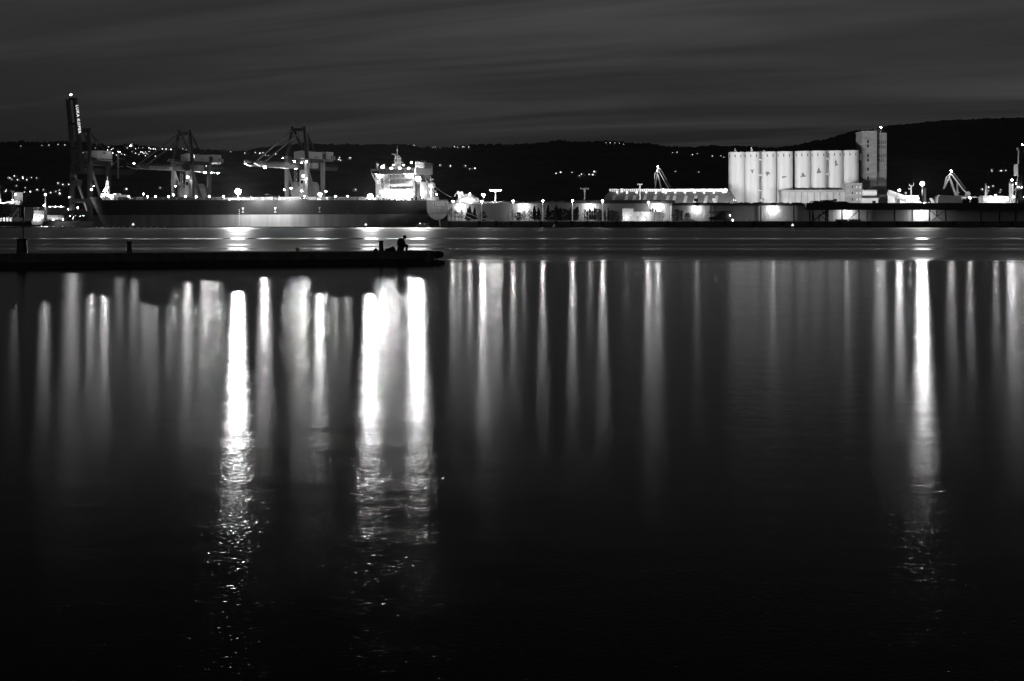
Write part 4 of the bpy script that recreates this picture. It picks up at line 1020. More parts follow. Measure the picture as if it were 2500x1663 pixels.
def car(px, D, label, shade):
    t = thing('parked_car', label, 'car', (Xp(px,D),D,GZ), 0, 'cars parked on the quay')
    MB().prism([(-2.2,.35),(2.2,.35),(2.25,.8),(1.3,.95),(.8,1.45),(-1.2,1.5),(-2.0,1.0),(-2.25,.8)], 'y', -.85, .85).build('body', shade, t)
    MB().prism([(.65,1.38),(1.1,1.0),(-1.7,1.0),(-1.1,1.42)], 'y', -.87, .87).build('window', M_glass, t)
    for x in (-1.35,1.35):
        for y in (-.8,.8): MB().tube((x,y-.1,.33),(x,y+.1,.33),.33,n=12).build('wheel', M_rubber, t)
car(1672,1023,'pale car parked left of the hopper wagon, farther left of two',M_white); car(1690,1023,'pale car parked close against the hopper wagon',M_light); car(1444,1028,'white car parked under the sixth lamp post trees',M_white)

# bright heap with a loader at the corner of the two quays
hp = thing('cargo_heap', 'bright floodlit heap of pale bulk cargo behind the ship stern', 'heap', Pt(1142,497,1085))
hm = MB(); 
for k in range(3):
    for i in range(20):
        a = i*2*math.pi/20; r = (13,8.5,2.2)[k]*(1+.18*mnoise.noise(Vector((math.cos(a)*2,math.sin(a)*2,k)))); hm.v.append((r*math.cos(a), r*math.sin(a), (-2,3.2,7.4)[k]+.6*mnoise.noise(Vector((a,k,3)))))
for k in range(2):
    for i in range(20): hm.f.append((k*20+i,k*20+(i+1)%20,(k+1)*20+(i+1)%20,(k+1)*20+i))
hm.f.append(tuple(range(40,60))); hm.build('pile', M_heap, hp)
xc_ = thing('excavator', 'white-lit excavator working on top of the bright heap', 'excavator', Pt(1135,487,1083))
MB().box(-2.4,2.4,-1.6,1.6,-.8,.4).build('track', M_dark, xc_); MB().box(-2,2.2,-1.5,1.5,.5,2.4).build('body', M_white, xc_); MB().box(-2,-.4,-1.5,0,2.4,4).build('cab', M_light, xc_)
MB().beam((-1.5,0.8,2),(-5,.8,6.5),.6).beam((-5,.8,6.5),(-7.5,.8,3.5),.5).build('arm', M_white, xc_); MB().prism([(-8.4,2),(-6.8,2.2),(-7,3.6),(-8,3.6)],'y',.1,1.5).build('bucket', M_grey, xc_)
lamp(hp,(2,-15,7),.5,900); lamp(hp,(-6,-13,5),.4,500)
ch = thing('lattice_conveyor', 'pale lattice conveyor head left of the bright heap', 'conveyor', Pt(1119,492,1083)); chm = MB()
for a in (0,2.6):
    chm.beam((a,0,-3),(a,0,7),.35)
for k in range(5): chm.beam((0,0,-2+k*1.8),(2.6,0,-.2+k*1.8),.25)
chm.box(-1,3.6,-1,1,5.2,7.4).build('frame', M_white, ch)
tag(MB().lathe([(5.5,-1),(.2,4.6)],16).build('salt_cone', M_heap, None, loc=Pt(1166,497,1080)), 'small pale conical heap right of the bright heap', 'heap')
tl = Pt(1168,480,1078)

# ================================================================== LEVEL-LUFFING CRANES BEHIND
def luffing(name, label, D, pts, zb, lamp_st, rack=True):
    """pts: peak, tail of jib fork, inner fork, strut foot, boom foot (pixels)"""
    base = Pt(pts['boom'][0], zb, D); t = thing(name, label, 'crane', base, 0, 'level-luffing cranes far behind the sheds')
    W_ = lambda k: Pt(pts[k][0], pts[k][1], D) - base
    for y in (-1.2, 1.2):
        v = Vector((0,y,0))
        MB().beam(W_('peak')+v, W_('boom')+v, .6).build('main_jib', M_white, t)
        MB().beam(W_('peak')+v, W_('hook')+v, .5).build('fly_jib', M_white, t)
        MB().beam(W_('knee')+v, W_('hook')+v, .4).build('fly_tie', M_white, t); MB().beam(W_('peak')+v, W_('knee')+v, .4).build('fly_top', M_white, t)
        MB().beam(W_('mid')+v, W_('strut')+v, .9).build('strut', M_white, t)
        MB().beam(W_('knee')+v, W_('mid')+v, .45).build('fly_web', M_white, t)
    rk = MB(); a = W_('peak'); b = W_('boom'); n = 26
    off = Vector((1.6,0,.9))
    for k in range(n):
        p = a.lerp(b,k/n)+off; rk.box(p.x-.15,p.x+.9,p.y-.6,p.y+.6,p.z-.15,p.z+.1)
    rk.build('jib_ladder', M_grey, t)
    if 'tail' in pts:
        MB().beam(W_('boom'), W_('tail'), 1.1).ball(W_('tail'),2.4,10,6).build('counterweight', M_white, t)
    fz = GZ - base.z
    for dx in (-6, 4):
        for y in (-4, 4): MB().beam((dx*.5,y*.5,-3),(dx,y,fz),.9).build('portal_leg', M_light, t)
    MB().box(-5,4.5,-3,3,-4,1.5).build('slewing_house', M_white, t)
    lamp(t, W_('peak')+Vector((0,-.5,2.2)), .6, lamp_st)
    return t
luffing('luffing_crane','slim luffing crane rising behind the storage hall gallery',1260,{'peak':(1606,414),'hook':(1600,458),'knee':(1598,425),'mid':(1606,427),'strut':(1614,460),'boom':(1632,460)},468,420)
luffing('luffing_crane','luffing crane with a ball counterweight right of the moored white ship',1230,{'peak':(2322,424),'hook':(2304,462),'knee':(2311,432),'mid':(2319,435),'strut':(2337,488),'boom':(2352,464),'tail':(2363,474)},482,420)
def a_frame(px, top, D, label):
    b = Pt(px, 490, D); t = thing('a_frame_mast', label, 'mast', b, 0, 'pale A-frames at far right')
    h = Zp(top,D)-b.z
    for dx in (-4.5*D/F/2*1.2, 5.5*D/F/2*1.2):
        MB().beam((dx*1.4,0,-8),(0,0,h),.8).build('leg', M_white, t)
    MB().beam((-1.8,0,h*.45),(2.2,0,h*.45),.4).build('crosspiece', M_white, t)
    lamp(t,(0,-6,1),.35,500)
a_frame(2337,447,1235,'pale A-frame half hidden behind the luffing crane at right'); a_frame(2407,448,1235,'pale A-frame standing alone near the right edge')
# ---- moored ship behind the shed, its white superstructure over-lit
ws = thing('moored_ship', 'over-lit white superstructure of a moored ship behind the right-hand shed', 'ship', Pt(2222,500,1150)); q = 1150/F
MB().box(-24*q,22*q,0,14,-16,14*q).build('deckhouse', M_white, ws); MB().box(-26*q,20*q,-1,15,14*q,22*q).build('bridge', M_white, ws)
MB().box(-24*q,20*q,-1.5,15,22.1*q,23*q).build('bridge_roof', M_light, ws); MB().box(6*q,24*q,-2,12,-16,9*q).build('casing', M_white, ws)
for k in range(8): MB().box((-22+k*5)*q,(-19+k*5)*q,-1.08,-.9,16.5*q,19.5*q).build('bridge_window', M_glass, ws)
MB().box(36*q,41*q,2,8,-16,41*q).build('funnel', M_dark, ws)
m_ = MB().tube((6*q,4,22*q),(6*q,4,48*q),.6,.4,n=8).box(0,12*q,3.5,4.5,46*q,47*q).box(-1*q,4*q,3.4,4.6,38*q,40*q).tube((2*q,4,46*q),(2*q,4,51*q),.3,n=6).tube((11.5*q,4,46*q),(12.5*q,4,54*q),.2,n=6)
m_.build('mast', M_white, ws)
MB().tube((-7*q,4,22*q),(-7*q,4,27*q),.3,n=6).ball((-7*q,4,29*q),1.0,10,6).build('satellite_dome', M_white, ws)
MB().tube((26*q,-3.5,22*q),(26*q,-3.5,51*q),.2,n=5).build('lamp_post', M_white, ws); flood(ws,(26*q,-4,51*q),(-.25,-1,-.2),2.6,2.2,5200); flood(ws,(-31*q,-6,35*q),(-.25,-1,-.2),1.3,1.0,1800); lamp(ws,(-10*q,-9,9*q),.35,500); lamp(ws,(12*q,-9,16*q),.35,600); lamp(ws,(30*q,-5,4*q),.3,500)
for k in range(9): MB().box((22+k*4)*q,(24.5+k*4)*q,0,3,-8,(2+random.random()*5)*q).build('deck_gear', M_white, ws)
MB().beam((56*q,0,2*q),(49*q,0,16*q),1.2).beam((61*q,0,2*q),(52*q,0,16*q),.8).build('gangway', M_white, ws)
tag(MB().prism([(0,0),(60*.331,0),(56*.331,6),(4*.331,6.8),(0,5)],'y',0,10).build('dark_barge_shed', M_dark, None, loc=Pt(2290,497,1140)), 'dark low roof between moored ship and luffing crane', 'shed')
ly = thing('lit_yard_shed', 'low brightly lit shed with a pale roof near the right edge', 'shed', Pt(2400,492,1200))
MB().box(0,16*2.3*.6,0,10,-5,3).build('wall', M_white, ly); MB().prism([(-.5,3),(23,3),(22,4.6),(0,5)],'y',-.5,10.5).build('roof', M_light, ly); lamp(ly,(8,-8,5),.4,900); lamp(ly,(18,-8,2),.35,600); MB().box(22.2,31,0,6,-5,1.2).build('lean_to', M_white, ly)
for i, (px, w_, h) in enumerate(((2345,5,2.2),(2357,4,3),(2368,5,3.4),(2379,4,3.2),(2388,5,2.6))):
    tag(MB().prism([(-w_,-4),(w_,-4),(w_*.8,h*.6),(w_*.2,h),(-w_*.6,h*.8)],'y',0,4).build('lit_cargo', M_white, None, loc=Pt(px,489,1205)), '%s of the lit pale cargo stacks below the luffing crane' % ('first','second','third','fourth','last')[i], 'cargo', 'lit cargo stacks at right')
yl_ = thing('yard_light', 'low yard lamp among the lit cargo stacks below the luffing crane', 'lamp', Pt(2368,484,1190)); MB().tube((0,0,-8),(0,0,0),.15,n=5).build('post', M_grey, yl_); lamp(yl_,(0,0,.3),.45,900)
# ---- lattice tower with lamp, and the dark crane at the right edge
lt = thing('lattice_tower', 'white lattice tower topped by a bright lamp near the right edge', 'tower', Pt(2470,491,1100)); q = 1100/F
tm = MB(); h = 42*q
for a in (-3.2*q,3.2*q):
    for b in (0,6.4*q): tm.beam((a,b,-12),(a,b,h),.5)
for k in range(9): tm.box(-3.2*q,3.2*q,-.2,.2,k*h/8-.2,k*h/8+.3); tm.beam((-3*q,0,k*h/8),(3*q,0,(k+1)*h/8 if k < 8 else h),.3)
tm.build('lattice', M_white, lt); MB().box(-4*q,4*q,-1,7*q,h+.05,h+5*q).build('cabin', M_dark, lt)
flood(lt,(-1.5*q,-2.0,h+9*q),(-.3,-1,-.2),1.3,1.0,900); lamp(lt,(-2*q,-7,10*q),.3,500); lamp(lt,(9*q,-1,h+1*q),.4,200)
MB().tube((-1.5*q,-2,h+5*q),(-1.5*q,-2,h+8*q),.2,n=5).build('lamp_post', M_dark, lt)
dc = thing('dark_gantry_crane', 'black gantry crane cut off by the right picture edge', 'crane', Pt(2492,541,1060)); q = 1060/F
for a, b in (((-4,0),(-1,180)),((26,0),(14,180)),((-18,0),(-2,130))): MB().beam((a[0]*q,0,0),(b[0]*q,0,b[1]*q),2.6 if a[0] > -10 else 1.6).build('leg', M_black, dc)
MB().box(-8*q,40*q,-2,2,174*q,180*q).build('top_beam', M_black, dc); MB().box(-10*q,30*q,-3,6,112*q,140*q).build('machine_house', M_black, dc); MB().box(0,30*q,-2,4,80*q,112*q).build('counterweight', M_black, dc)
MB().box(-14*q,30*q,-1.5,1.5,76*q,80*q).build('platform', M_black, dc)
for k in range(6): MB().beam((-2*q,0,(20+k*25)*q),(18*q,0,(40+k*25)*q),.5).build('lacing', M_black, dc)
lamp(dc,(3*q,-1,187*q),.5,300); lamp(dc,(-8*q,-2,84*q),.3,200); lamp(dc,(0,-2,83*q),.3,160); lamp(dc,(6*q,-2,60*q),.25,120)

# ================================================================== LEFT-HAND QUAY
DL = 1170.0; ql = DL/F
def Lp(px, py): return Pt(px, py, DL)
ls = thing('dark_shed', 'dark flat-roofed shed left of the cylindrical tank', 'shed', (Xp(30,DL+4),DL+4,GZ))
MB().box(0,50*ql,0,14,0,Zp(508,DL)-GZ).build('wall', M_black, ls); MB().box(-.5,50*ql+.5,-.5,14.5,Zp(508,DL)-GZ,Zp(506,DL)-GZ).build('roof', M_roof, ls)
l2 = thing('low_dark_building', 'wide black roof behind the cylindrical tank at far left', 'building', (Xp(84,DL+30),DL+30,GZ)); q = (DL+30)/F
MB().box(0,82*q,0,14,0,Zp(508,DL+30)-GZ).build('wall', M_black, l2); MB().box(-1,83*q,-1,15,Zp(508,DL+30)-GZ,Zp(506.5,DL+30)-GZ).build('roof', M_roof, l2)
MB().box(33*q,72*q,2,2.6,Zp(506.4,DL+30)-GZ,Zp(503.6,DL+30)-GZ).build('lit_parapet', M_white, l2)
for k in (38,52,66): lamp(l2,(k*q,-.6,Zp(505,DL+30)-GZ),.3,120)
l3 = thing('grey_hut', 'grey block hut lit by a lamp at the left end of the tank', 'hut', (Xp(82,DL),DL,GZ))
MB().box(0,25*ql,0,8,0,Zp(514,DL)-GZ).build('wall', M_conc, l3); MB().box(-.2,25*ql+.2,-.2,8.2,Zp(514,DL)-GZ,Zp(513.4,DL)-GZ).build('roof', M_roof, l3)
MB().prism([(-.4,-2.6),(22*ql,-2.6),(30*ql,1.8),(-.4,1.8)], 'y', -3, -2.4).build('slipway_wall', M_conc, l3)
flood(l3,(25*ql,-4,Zp(529,DL)-GZ),(-.8,-1,-.2),1.1,.9,800); lamp(l3,(6*ql,-3.6,Zp(532,DL)-GZ),.4,260); lamp(l3,(12*ql,-3.6,Zp(532,DL)-GZ),.4,260)
tk = thing('storage_tank', 'pale horizontal cylindrical tank with a dark band at far left', 'tank', (Xp(112,DL),DL+4,Zp(531.5,DL)))
MB().tube((0,0,0),(30*ql,0,0),6.2*ql,n=20).tube((30.8*ql,0,0),(50*ql,0,0),6.2*ql,n=20).build('shell', M_white, tk, True)
MB().tube((30*ql,0,0),(30.8*ql,0,0),6.4*ql,n=20).build('band', M_dark, tk)
for k in (6,22,40): MB().box(k*ql-.4,k*ql+.4,-2,2,GZ-Zp(531.5,DL),-5.2*ql).build('saddle', M_grey, tk)
MB().box(44*ql,45.4*ql,-6.25*ql,-6.1*ql,-.8,.8).build('manhole', M_dark, tk)
lamp(tk,(20*ql,-6,-5*ql),.3,160); lamp(tk,(44*ql,-7,-4.5*ql),.3,160)
# barrels along the edge in front of the tank
for i in range(16):
    px = 114+i*2.6
    tag(MB().lathe([(.42,0),(.45,.5),(.42,1.0)],10).build('oil_drum', M_white if i % 3 else M_dark, None, loc=(Xp(px,DL-7),DL-7,GZ)), '%s drum standing on the edge before the cylindrical tank' % ('pale' if i % 3 else 'dark'), 'drum', 'drums before the tank')
# lamp mast behind
lmst = thing('lamp_mast', 'bright lamp mast standing behind the dark roof at far left', 'lamp post', (Xp(111,DL+24),DL+24,GZ))
h = Zp(478,DL+24)-GZ
MB().tube((0,0,0),(0,0,h),.6,.45,n=8).build('pole', M_white, lmst, True); MB().box(-1.4,1.4,-.6,.6,h,h+.4).build('head_frame', M_grey, lmst)
flood(lmst,(0,-.6,h+.9),(-.6,-1,-.1),1.6,1.3,1300); lamp(lmst,(-.9,-1,h*.62),.4,200)
# lit wall behind the trees at the left edge
lw = thing('lit_wall_shed', 'bright lit wall seen between tree trunks at the left edge', 'shed', (Xp(-60,DL+2),DL+2,GZ)); MB().box(0,89*ql,0,6,0,5.2).build('wall', M_white, lw); MB().box(-.3,89*ql+.3,-.5,6.3,5.2,5.7).build('roof', M_roof, lw)
for k in (62,74,86): lamp(lw,(k*ql,-5,4.6),.3,300)
for i, (px, h) in enumerate(((-4,12),(6,11.5),(14,12.5),(22,11),(29,11.5))):
    t = tree(px, DL-6, h, 'bush', ('cut-off dark tree at the left edge','second dark tree from the left edge','third dark tree from the left edge','fourth dark tree from the left edge','dark tree beside the dark shed')[i], 'dark trees at the left edge')
    t.location.z = GZ+2.6; MB().tube((0,0,-2.2),(0,0,1.5),.3,.22,n=6).build('trunk', M_bark, t)
for i, (px, h) in enumerate(((168,8),(178,9.5),(188,8),(198,10),(207,8.5),(160,6))):
    tree(px, DL-5, h, 'bush', ('dark shrub left under the raised-boom crane','dark shrub at the crane foot, second','dark shrub at the crane foot, third','tallest dark shrub by the ship bow','dark shrub touching the ship bow','smallest dark shrub right of the tank')[i], 'shrubs under the raised-boom crane')
for i, (px, py) in enumerate(((170,527),(178,530),(184,526),(190,531),(196,529),(202,527),(186,533),(177,536))):
    t = thing('yard_lamp', 'small yard lamp among the shrubs under the raised-boom crane', 'lamp', (Xp(px,DL),DL+1,GZ), 0, 'yard lamps under the raised-boom crane')
    MB().tube((0,0,0),(0,0,Zp(py,DL)-GZ),.08,n=4).build('post', M_grey, t); lamp(t,(0,-.2,Zp(py,DL)-GZ),.4,90)
# white-lit mobile crane parts behind the trees
mc = thing('mobile_crane', 'white-lit mobile harbour crane half hidden behind the left-edge trees', 'crane', Pt(20,498,1240)); q = 1240/F
MB().box(-4*q,14*q,0,6,-3*q,7*q).build('engine_house', M_white, mc); MB().prism([(17*q,-1*q),(27*q,-2.5*q),(30*q,5*q),(26*q,9*q),(17*q,8*q)],'y',0,6).build('counterweight', M_white, mc)
MB().beam((-20*q,0,1*q),(17*q,0,5*q),1.2).build('boom', M_white, mc); MB().beam((-18*q,0,0),(-22*q,0,34*q),1.0).build('mast', M_white, mc); MB().box(-22*q,-4*q,0,6,-16*q,-1*q).build('undercarriage', M_light, mc)
MB().tube((8*q,3,6*q),(8*q,3,32*q),.5,n=6).box(4*q,12*q,2.6,3.4,29*q,30*q).box(4*q,5*q,2.6,3.4,30*q,35*q).box(11*q,12*q,2.6,3.4,30*q,35*q).build('light_mast', M_grey, mc)
lamp(mc,(-12*q,-5,-6*q),.5,700); lamp(mc,(16*q,-5,9.5*q),.3,300)
wh = thing('white_house', 'pale lit gable house on the slope above the left quay', 'house', Pt(44,478,1700)); q = 1700/F
MB().box(-10*q,12*q,0,12,-14*q,8*q).build('wall', M_house, wh); MB().prism([(-11*q,8*q),(13*q,8*q),(13*q,8.6*q),(-11*q,9*q)],'y',-.5,12.5).build('roof', M_tile, wh); lamp(wh,(0,-9,2*q),.4,1000)
for px, lab, r_ in ((205,'bright lamp low between the crane leg and the ship bow',.55),(188,'lamp on a post under the raised-boom crane',.35)):
    t = thing('ground_lamp', lab, 'lamp', (Xp(px-15,DL+10),DL+10,GZ)); z = (Zp(508 if px==205 else 515,DL+10)-GZ)
    MB().tube((0,0,0),(0,0,z),.15,n=5).build('post', M_grey, t); lamp(t,(0,-.3,z+.3),r_*.7,260)

# ================================================================== FLOATING BOOM, BUOYS, BOAT
DB = 830.0
bo = MB(); 
for k in range(220):
    X0 = -420 + k*4.0; bo.tube((X0,DB+1.2*math.sin(k*.21),.12),(X0+4.0,DB+1.2*math.sin((k+1)*.21),.12),.5,n=6)
tag(bo.build('floating_boom', M_rubber), 'thin black floating boom lying across the whole bay', 'boom')
bf = MB().lathe([(.05,-.4),(.45,-.25),(.5,.1),(.3,.4),(.05,.5)],8).mesh('mussel_float', M_white)
for i, px in enumerate((236,248,262,277,290,303,318,336,352,368,384,402,108,128,140,166,190,224)):
    tag(put('net_float', bf, None, (Xp(px,DB-5),DB-5,.1)), 'tiny pale float on the water before the ship bow', 'float', 'pale floats before the ship bow')
def buoy(px, py, lab, lit):
    t = thing('marker_buoy', lab, 'buoy', (Xp(px,DB-14),DB-14,0), 0, 'marker buoys along the floating boom')
    h = Zp(py,DB-14)
    MB().lathe([(.2,-.6),(1.0,-.4),(1.05,.35),(.5,.6)],12).build('float', M_black, t); MB().tube((0,0,.5),(0,0,h-.5),.1,n=6).build('staff', M_dark, t)
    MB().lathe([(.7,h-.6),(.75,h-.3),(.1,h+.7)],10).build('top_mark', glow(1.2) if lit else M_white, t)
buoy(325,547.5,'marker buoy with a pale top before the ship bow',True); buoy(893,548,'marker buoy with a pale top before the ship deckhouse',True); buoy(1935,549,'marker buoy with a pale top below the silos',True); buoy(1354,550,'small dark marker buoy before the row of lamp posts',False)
bt = thing('small_boat', 'small pale motor boat lying under the ship stern', 'boat', (Xp(1032,935),935,0), R(-8)); 
MB().prism([(-4.2,.1),(3.4,.1),(4.2,1.5),(-4.4,1.2)],'y',-1.2,1.2).build('hull', M_white, bt); MB().prism([(-1.6,1.3),(1.6,1.4),(1.0,2.7),(-1.2,2.6)],'y',-.9,.9).build('cabin', M_light, bt); MB().beam((-4.2,0,1.3),(4.6,0,3.0),.18).build('boom', M_white, bt)
lamp(bt,(-1.6,-1.1,2.4),.12,25)

# ================================================================== THE STONE PIER
pr = thing('stone_pier', 'low dark stone pier reaching into the bay from the left', 'pier', (0,0,0))
PH = .80
fr_ = [(-52.0,74.0),(-30.4,81.1),(-27.9,82.0),(-4.93,90.0)]
ends = [(-4.93,90.0),(-4.45,92.2)]
deck = MB().prism([(-52,74),(-27.9,82),(-4.93,90),(-4.6,92.4),(-27,91.2),(-52,88)], 'z', .34, PH).build('deck_slab', M_pier, pr)
MB().prism([(-52,74.15),(-27.9,82.15),(-5.0,90.15),(-4.8,92.3),(-27,91),(-52,87.8)], 'z', -1.5, .339).build('core', M_pierwet, pr)
# footing ledge along the water and at the tip
MB().prism([(-52,73.2),(-27.7,81.1),(-4.2,89.3),(-4.15,91.8),(-4.9,91.9),(-5.0,90.1),(-27.9,82.1),(-52,74.1)], 'z', -1.5, .13).build('footing', M_pierwet, pr)
MB().prism([(-5.0,89.9),(-4.25,90.0),(-4.2,92.3),(-4.9,92.4)], 'z', -.2, .24).build('tip_ledge', M_pierwet, pr)
MB().box(Xp(1039,89.5),Xp(1052,89.5),89.3,89.75,.0,PH+.02).build('corner_post', M_pier, pr)
fd = MB().tube((-4.95,90.6,.60),(-4.5,90.62,.60),.2,n=14).box(-4.9,-4.58,90.3,91.6,.42,PH-.02).tube((-4.5,90.62,.60),(-4.36,90.63,.58),.2,.12,n=14)
fd.build('end_fender', M_rubber, pr)
# coping blocks along the front edge
a0 = Vector((-30,81.27,0)); a1 = Vector((-4.95,90.0,0)); dr = (a1-a0).normalized(); nn = 17
cp = MB().box(-.74,.74,-.06,.5,0,.05).mesh('coping_stone', M_pier)
for k in range(nn):
    p = a0.lerp(a1,(k+.5)/nn); put('coping_stone', cp, pr, (p.x,p.y,PH+.001+random.uniform(0,.012)), math.atan2(dr.y,dr.x)+random.uniform(-.004,.004))
rr = random.Random(4)
def rubble(n, x0, x1, zz, lab):
    mb = MB()
    for i in range(n):
        x = rr.uniform(x0,x1); yb_ = 82.0+(x+27.9)*.3483 if x > -27.9 else 82+(x+27.9)*.332
        r = rr.uniform(.08,.28); y = yb_-rr.uniform(.1,.9); mb.ball((x,y,zz+rr.uniform(-.05,.1)),r,6,4,.6)
    return mb
struct(rubble(90,-52,-30.5,.2,'').build('weed_bank', M_leaf2, pr), 'stuff')
struct(rubble(160,-28,-5,.02,'').build('shore_stones', M_pierwet, pr), 'stuff')
# bollards
def pier_bollard(px, D, h, w, label):
    t = thing('bollard', label, 'bollard', (Xp(px,D),D,PH), 0, 'iron bollards on the pier')
    MB().lathe([(w*.62,0),(w*.56,.05),(w*.5,.1),(w*.42,h*.86)], 16).build('body', M_iron, t, True)
    MB().lathe([(w*.44,h*.86),(w*.56,h*.9),(w*.56,h*.97),(w*.4,h)], 16).build('cap', M_iron, t, True)
pier_bollard(316,86.8,.69,.33,'flared iron bollard standing alone on the left half of the pier')
pier_bollard(930.5,90.3,.70,.31,'flared iron bollard left of the seated angler')
cl_ = thing('mooring_cleat', 'small T-shaped iron cleat on the middle of the pier', 'cleat', (Xp(726,89),89,PH)); MB().tube((0,0,0),(0,0,.27),.07,n=8).build('stem', M_iron, cl_); MB().tube((-.15,0,.2),(.15,0,.2),.03,n=6).build('crossbar', M_iron, cl_)
# navigation post
nv = thing('navigation_post', 'tall thin navigation post on a tapered base at the left end of the pier', 'beacon', (Xp(54.5,83.6),83.6,PH))
MB().lathe([(.30,0),(.29,.1),(.25,.80)],18).build('base', M_iron, nv, True); MB().lathe([(.31,.80),(.34,.84),(.34,.87),(.27,.89)],18).build('cap', M_iron, nv)
MB().tube((-.3,-.1,0),(-.25,-.1,.83),.02,n=6).build('cable_pipe', M_iron, nv)
MB().ball((-.10,-.1,.93),.05,8,5).build('knob', M_iron, nv)
MB().tube((.05,0,.87),(.05,0,2.15),.04,n=10).build('pole', M_iron, nv)
MB().lathe([(.06,2.12),(.14,2.16),(.15,2.2),(.15,2.72),(.13,2.78),(.05,2.85)],14,(-.03,0,0)).build('lantern', M_iron, nv, True)
MB().box(-.075,-.035,-.17,-.15,2.18,2.72).build('lantern_highlight', M_white, nv)  # painted highlight: white strip for the bright streak on the dark lantern
# bags beside the angler
def lumpy(c, rx, ry, rz, seed):
    mb = MB().ball((0,0,0),1,14,9); o = []
    for v in mb.v:
        v = Vector(v); k = 1+.22*mnoise.noise(v*1.7+Vector((seed,0,0))); o.append((c[0]+v.x*rx*k, c[1]+v.y*ry*k, max(0.0, c[2]+v.z*rz*k)))
    mb.v = o; return mb
for px, w_, h_, lab in ((917,.13,.16,'small dark bag leaning at the left foot of the bollard'),(948,.24,.15,'low left bundle of the dark gear heap between bollard and angler'),(958,.24,.23,'higher right bundle of the dark gear heap beside the angler')):
    tag(lumpy((0,0,h_*.35), w_, .25, h_, px).build('gear_bag', M_cloth, None, True, loc=(Xp(px,90.2),90.2,PH)), lab, 'bag', 'bags on the pier')
tb = thing('tackle_box', 'low dark tackle box the angler sits on', 'box', (Xp(978,90.3),90.3,PH)); MB().box(-.2,.2,-.16,.16,0,.24).build('body', M_cloth, tb); MB().box(-.21,.21,-.17,.17,.24,.27).build('lid', M_iron, tb)
rd = MB().tube((0,0,.28),(1.5,-.5,.08),.012,.004,n=6).tube((0,0,.28),(-.25,.06,.33),.016,n=6)
tag(rd.build('fishing_rod', M_iron, None, loc=(Xp(994,90.1),90.0,PH)), 'thin fishing rod laid low to the right of the angler', 'rod')
tag(lumpy((0,0,.03),.06,.06,.09,3).build('bait_tin', M_iron, None, True, loc=(Xp(1003,90.2),90.2,PH)), 'tiny dark bait tin right of the angler knees', 'tin')

# ---- the angler: one continuous skinned body, sitting, bent forward, facing right
pe = thing('person', 'person in dark hooded clothes sitting hunched on the pier, head bent down', 'person', (Xp(978,90.3),90.25,PH))
def skin_body():
    V_ = []; E_ = []; Rr = []
    def add(p, r, par=None):
        V_.append(p); Rr.append(r); i = len(V_)-1
        if par is not None: E_.append((par, i))
        return i
    pel = add((0,0,.36),(.17,.17))
    wa = add((.0,0,.52),(.165,.18),pel); chs = add((.06,0,.70),(.17,.20),wa); sh = add((.12,0,.84),(.13,.17),chs)
    nk = add((.18,0,.92),(.06,.06),sh); 
    for sd in (-1, 1):
        s1 = add((.12,sd*.17,.81),(.085,.085),sh); el = add((.22,sd*.24,.57),(.06,.06),s1); wr = add((.38,sd*.12,.46),(.042,.042),el)
        pm = add((.44,sd*.09,.44),(.038,.03),wr)
        for k, (dy, L_) in enumerate(((-.03,.07),(-.01,.08),(.01,.078),(.03,.062))):
            f1 = add((.44+L_*.6,sd*.09+dy,.43),(.011,.011),pm); add((.44+L_*.9,sd*.09+dy,.40),(.009,.009),f1)
        th = add((.46,sd*.09-sd*.045,.46),(.012,.012),pm); add((.49,sd*.09-sd*.06,.455),(.010,.010),th)
        hp_ = add((.06,sd*.10,.34),(.11,.11),pel); kn = add((.44,sd*.12,.40),(.075,.075),hp_); an = add((.36,sd*.12,.06),(.05,.05),kn)
        add((.53,sd*.13,.04),(.045,.035),an)
    me = bpy.data.meshes.new('body'); me.from_pydata(V_, E_, []); o = bpy.data.objects.new('body_rig', me); COL.objects.link(o)
    md = o.modifiers.new('skin', 'SKIN'); sv = me.skin_vertices[0].data
    for i, r in enumerate(Rr): sv[i].radius = r
    for i in range(len(V_)): sv[i].use_root = (i == 0)
    sb = o.modifiers.new('sub', 'SUBSURF'); sb.levels = 2; sb.render_levels = 2
    bpy.context.view_layer.update(); dg = bpy.context.evaluated_depsgraph_get()
    me2 = bpy.data.meshes.new_from_object(o.evaluated_get(dg)); bpy.data.objects.remove(o); me2.materials.clear(); me2.materials.append(M_cloth)
    for p in me2.polygons: p.use_smooth = True
    return me2
put('body', skin_body(), pe)
hd = MB().ball((0,0,0),1,16,12); o_ = []
for v in hd.v:
    x,y,z = v; k = 1.0
    x2 = x*.115*(1.0 if z > 0 else 1-.12*(-z)) ; y2 = y*.085*(1 if z > 0 else 1-.28*(-z)); z2 = z*.135
    if x > .8 and abs(y) < .35 and -.35 < z < .15: x2 += .022          # nose
    if x > .7 and abs(y) < .4 and z < -.75: x2 += .01
    o_.append((x2,y2,z2))
hd.v = o_
he = hd.build('head', M_skin, pe, True); he.location = (.26,0,1.0); he.rotation_euler = (0, R(32), 0)
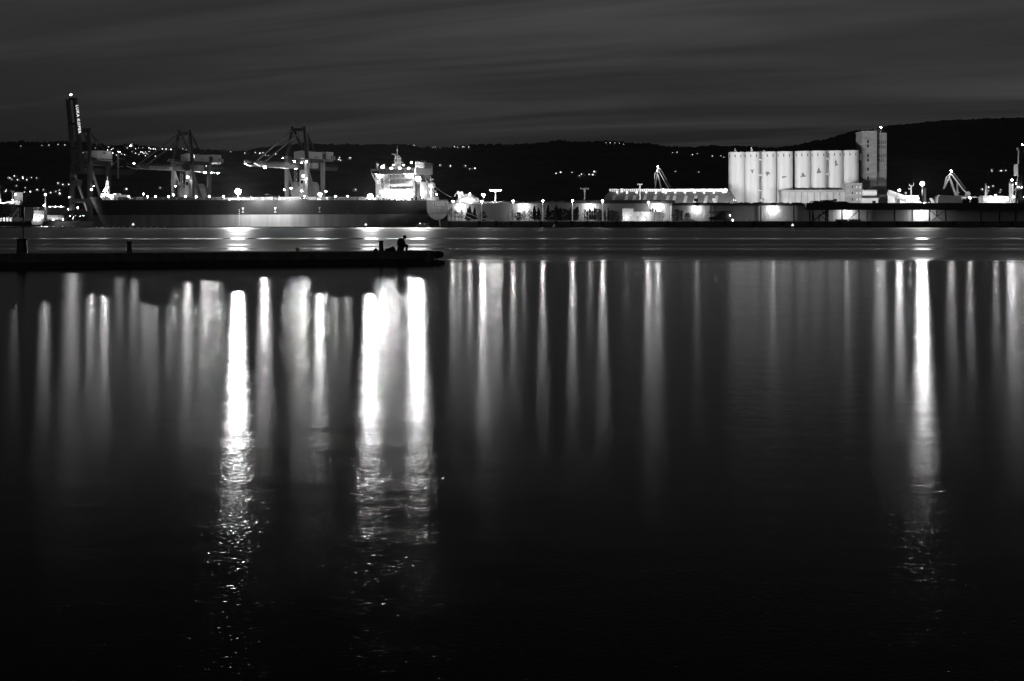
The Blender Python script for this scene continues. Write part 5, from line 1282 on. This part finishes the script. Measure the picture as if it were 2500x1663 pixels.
MB().ball((.108,.035,.012),.013,8,5).ball((.108,-.035,.012),.013,8,5).build('eye', M_letterd, he)
MB().ball((0,.088,-.01),.022,8,5).ball((0,-.088,-.01),.022,8,5).build('ear', M_skin, he)
MB().box(.098,.112,-.022,.022,-.072,-.066).build('mouth', M_rust, he)
hr = MB().ball((0,0,0),1,16,12); hr.v = [(x*.128-.014, y*.098, max(z,-.55)*.142+.012) if not (x > .55 and z < .45) else (x*.09, y*.07, z*.10) for x,y,z in hr.v]
hr.build('hood', M_cloth, he, True)
lumpy((.03,0,.60),.265,.28,.35,8).build('jacket', M_cloth, pe, True)
pe.scale = (1.0, 1.0, .90)

# ================================================================== NIGHT AIR
hz = MB().box(-30500,30500,-450,45500,-8.0,760.0).build('haze', M_white); hz['kind'] = 'stuff'
hm_ = bpy.data.materials.new('sea_air'); hm_.use_nodes = True; hn = hm_.node_tree; hn.nodes.clear()
ho = hn.nodes.new('ShaderNodeOutputMaterial'); hv = hn.nodes.new('ShaderNodeVolumePrincipled')
hv.inputs['Color'].default_value = (.9,.9,.9,1); hv.inputs['Density'].default_value = 0.0000013; hv.inputs['Anisotropy'].default_value = 0.85
hn.links.new(hv.outputs[0], ho.inputs['Volume']); hz.data.materials.clear(); hz.data.materials.append(hm_)

# ================================================================== labels of look-alikes: told apart by their order in the row
from collections import defaultdict
same = defaultdict(list)
for o in COL.objects:
    if o.parent is None and o.get('label') and o.get('group'): same[(o['group'], o['label'])].append(o)
def nth(i, n):
    if i == 0: return 'leftmost'
    if i == n - 1: return 'rightmost'
    k = i + 1; suf = 'th' if 10 <= k % 100 <= 20 else {1:'st',2:'nd',3:'rd'}.get(k % 10, 'th')
    return ({2:'second',3:'third',4:'fourth',5:'fifth',6:'sixth',7:'seventh',8:'eighth',9:'ninth'}.get(k) or '%d%s' % (k, suf)) + ' from left'
for (g, l), os_ in same.items():
    if len(os_) < 2: continue
    os_.sort(key=lambda o: o.location.x / o.location.y)
    for i, o in enumerate(os_): o['label'] = l + ', ' + nth(i, len(os_))
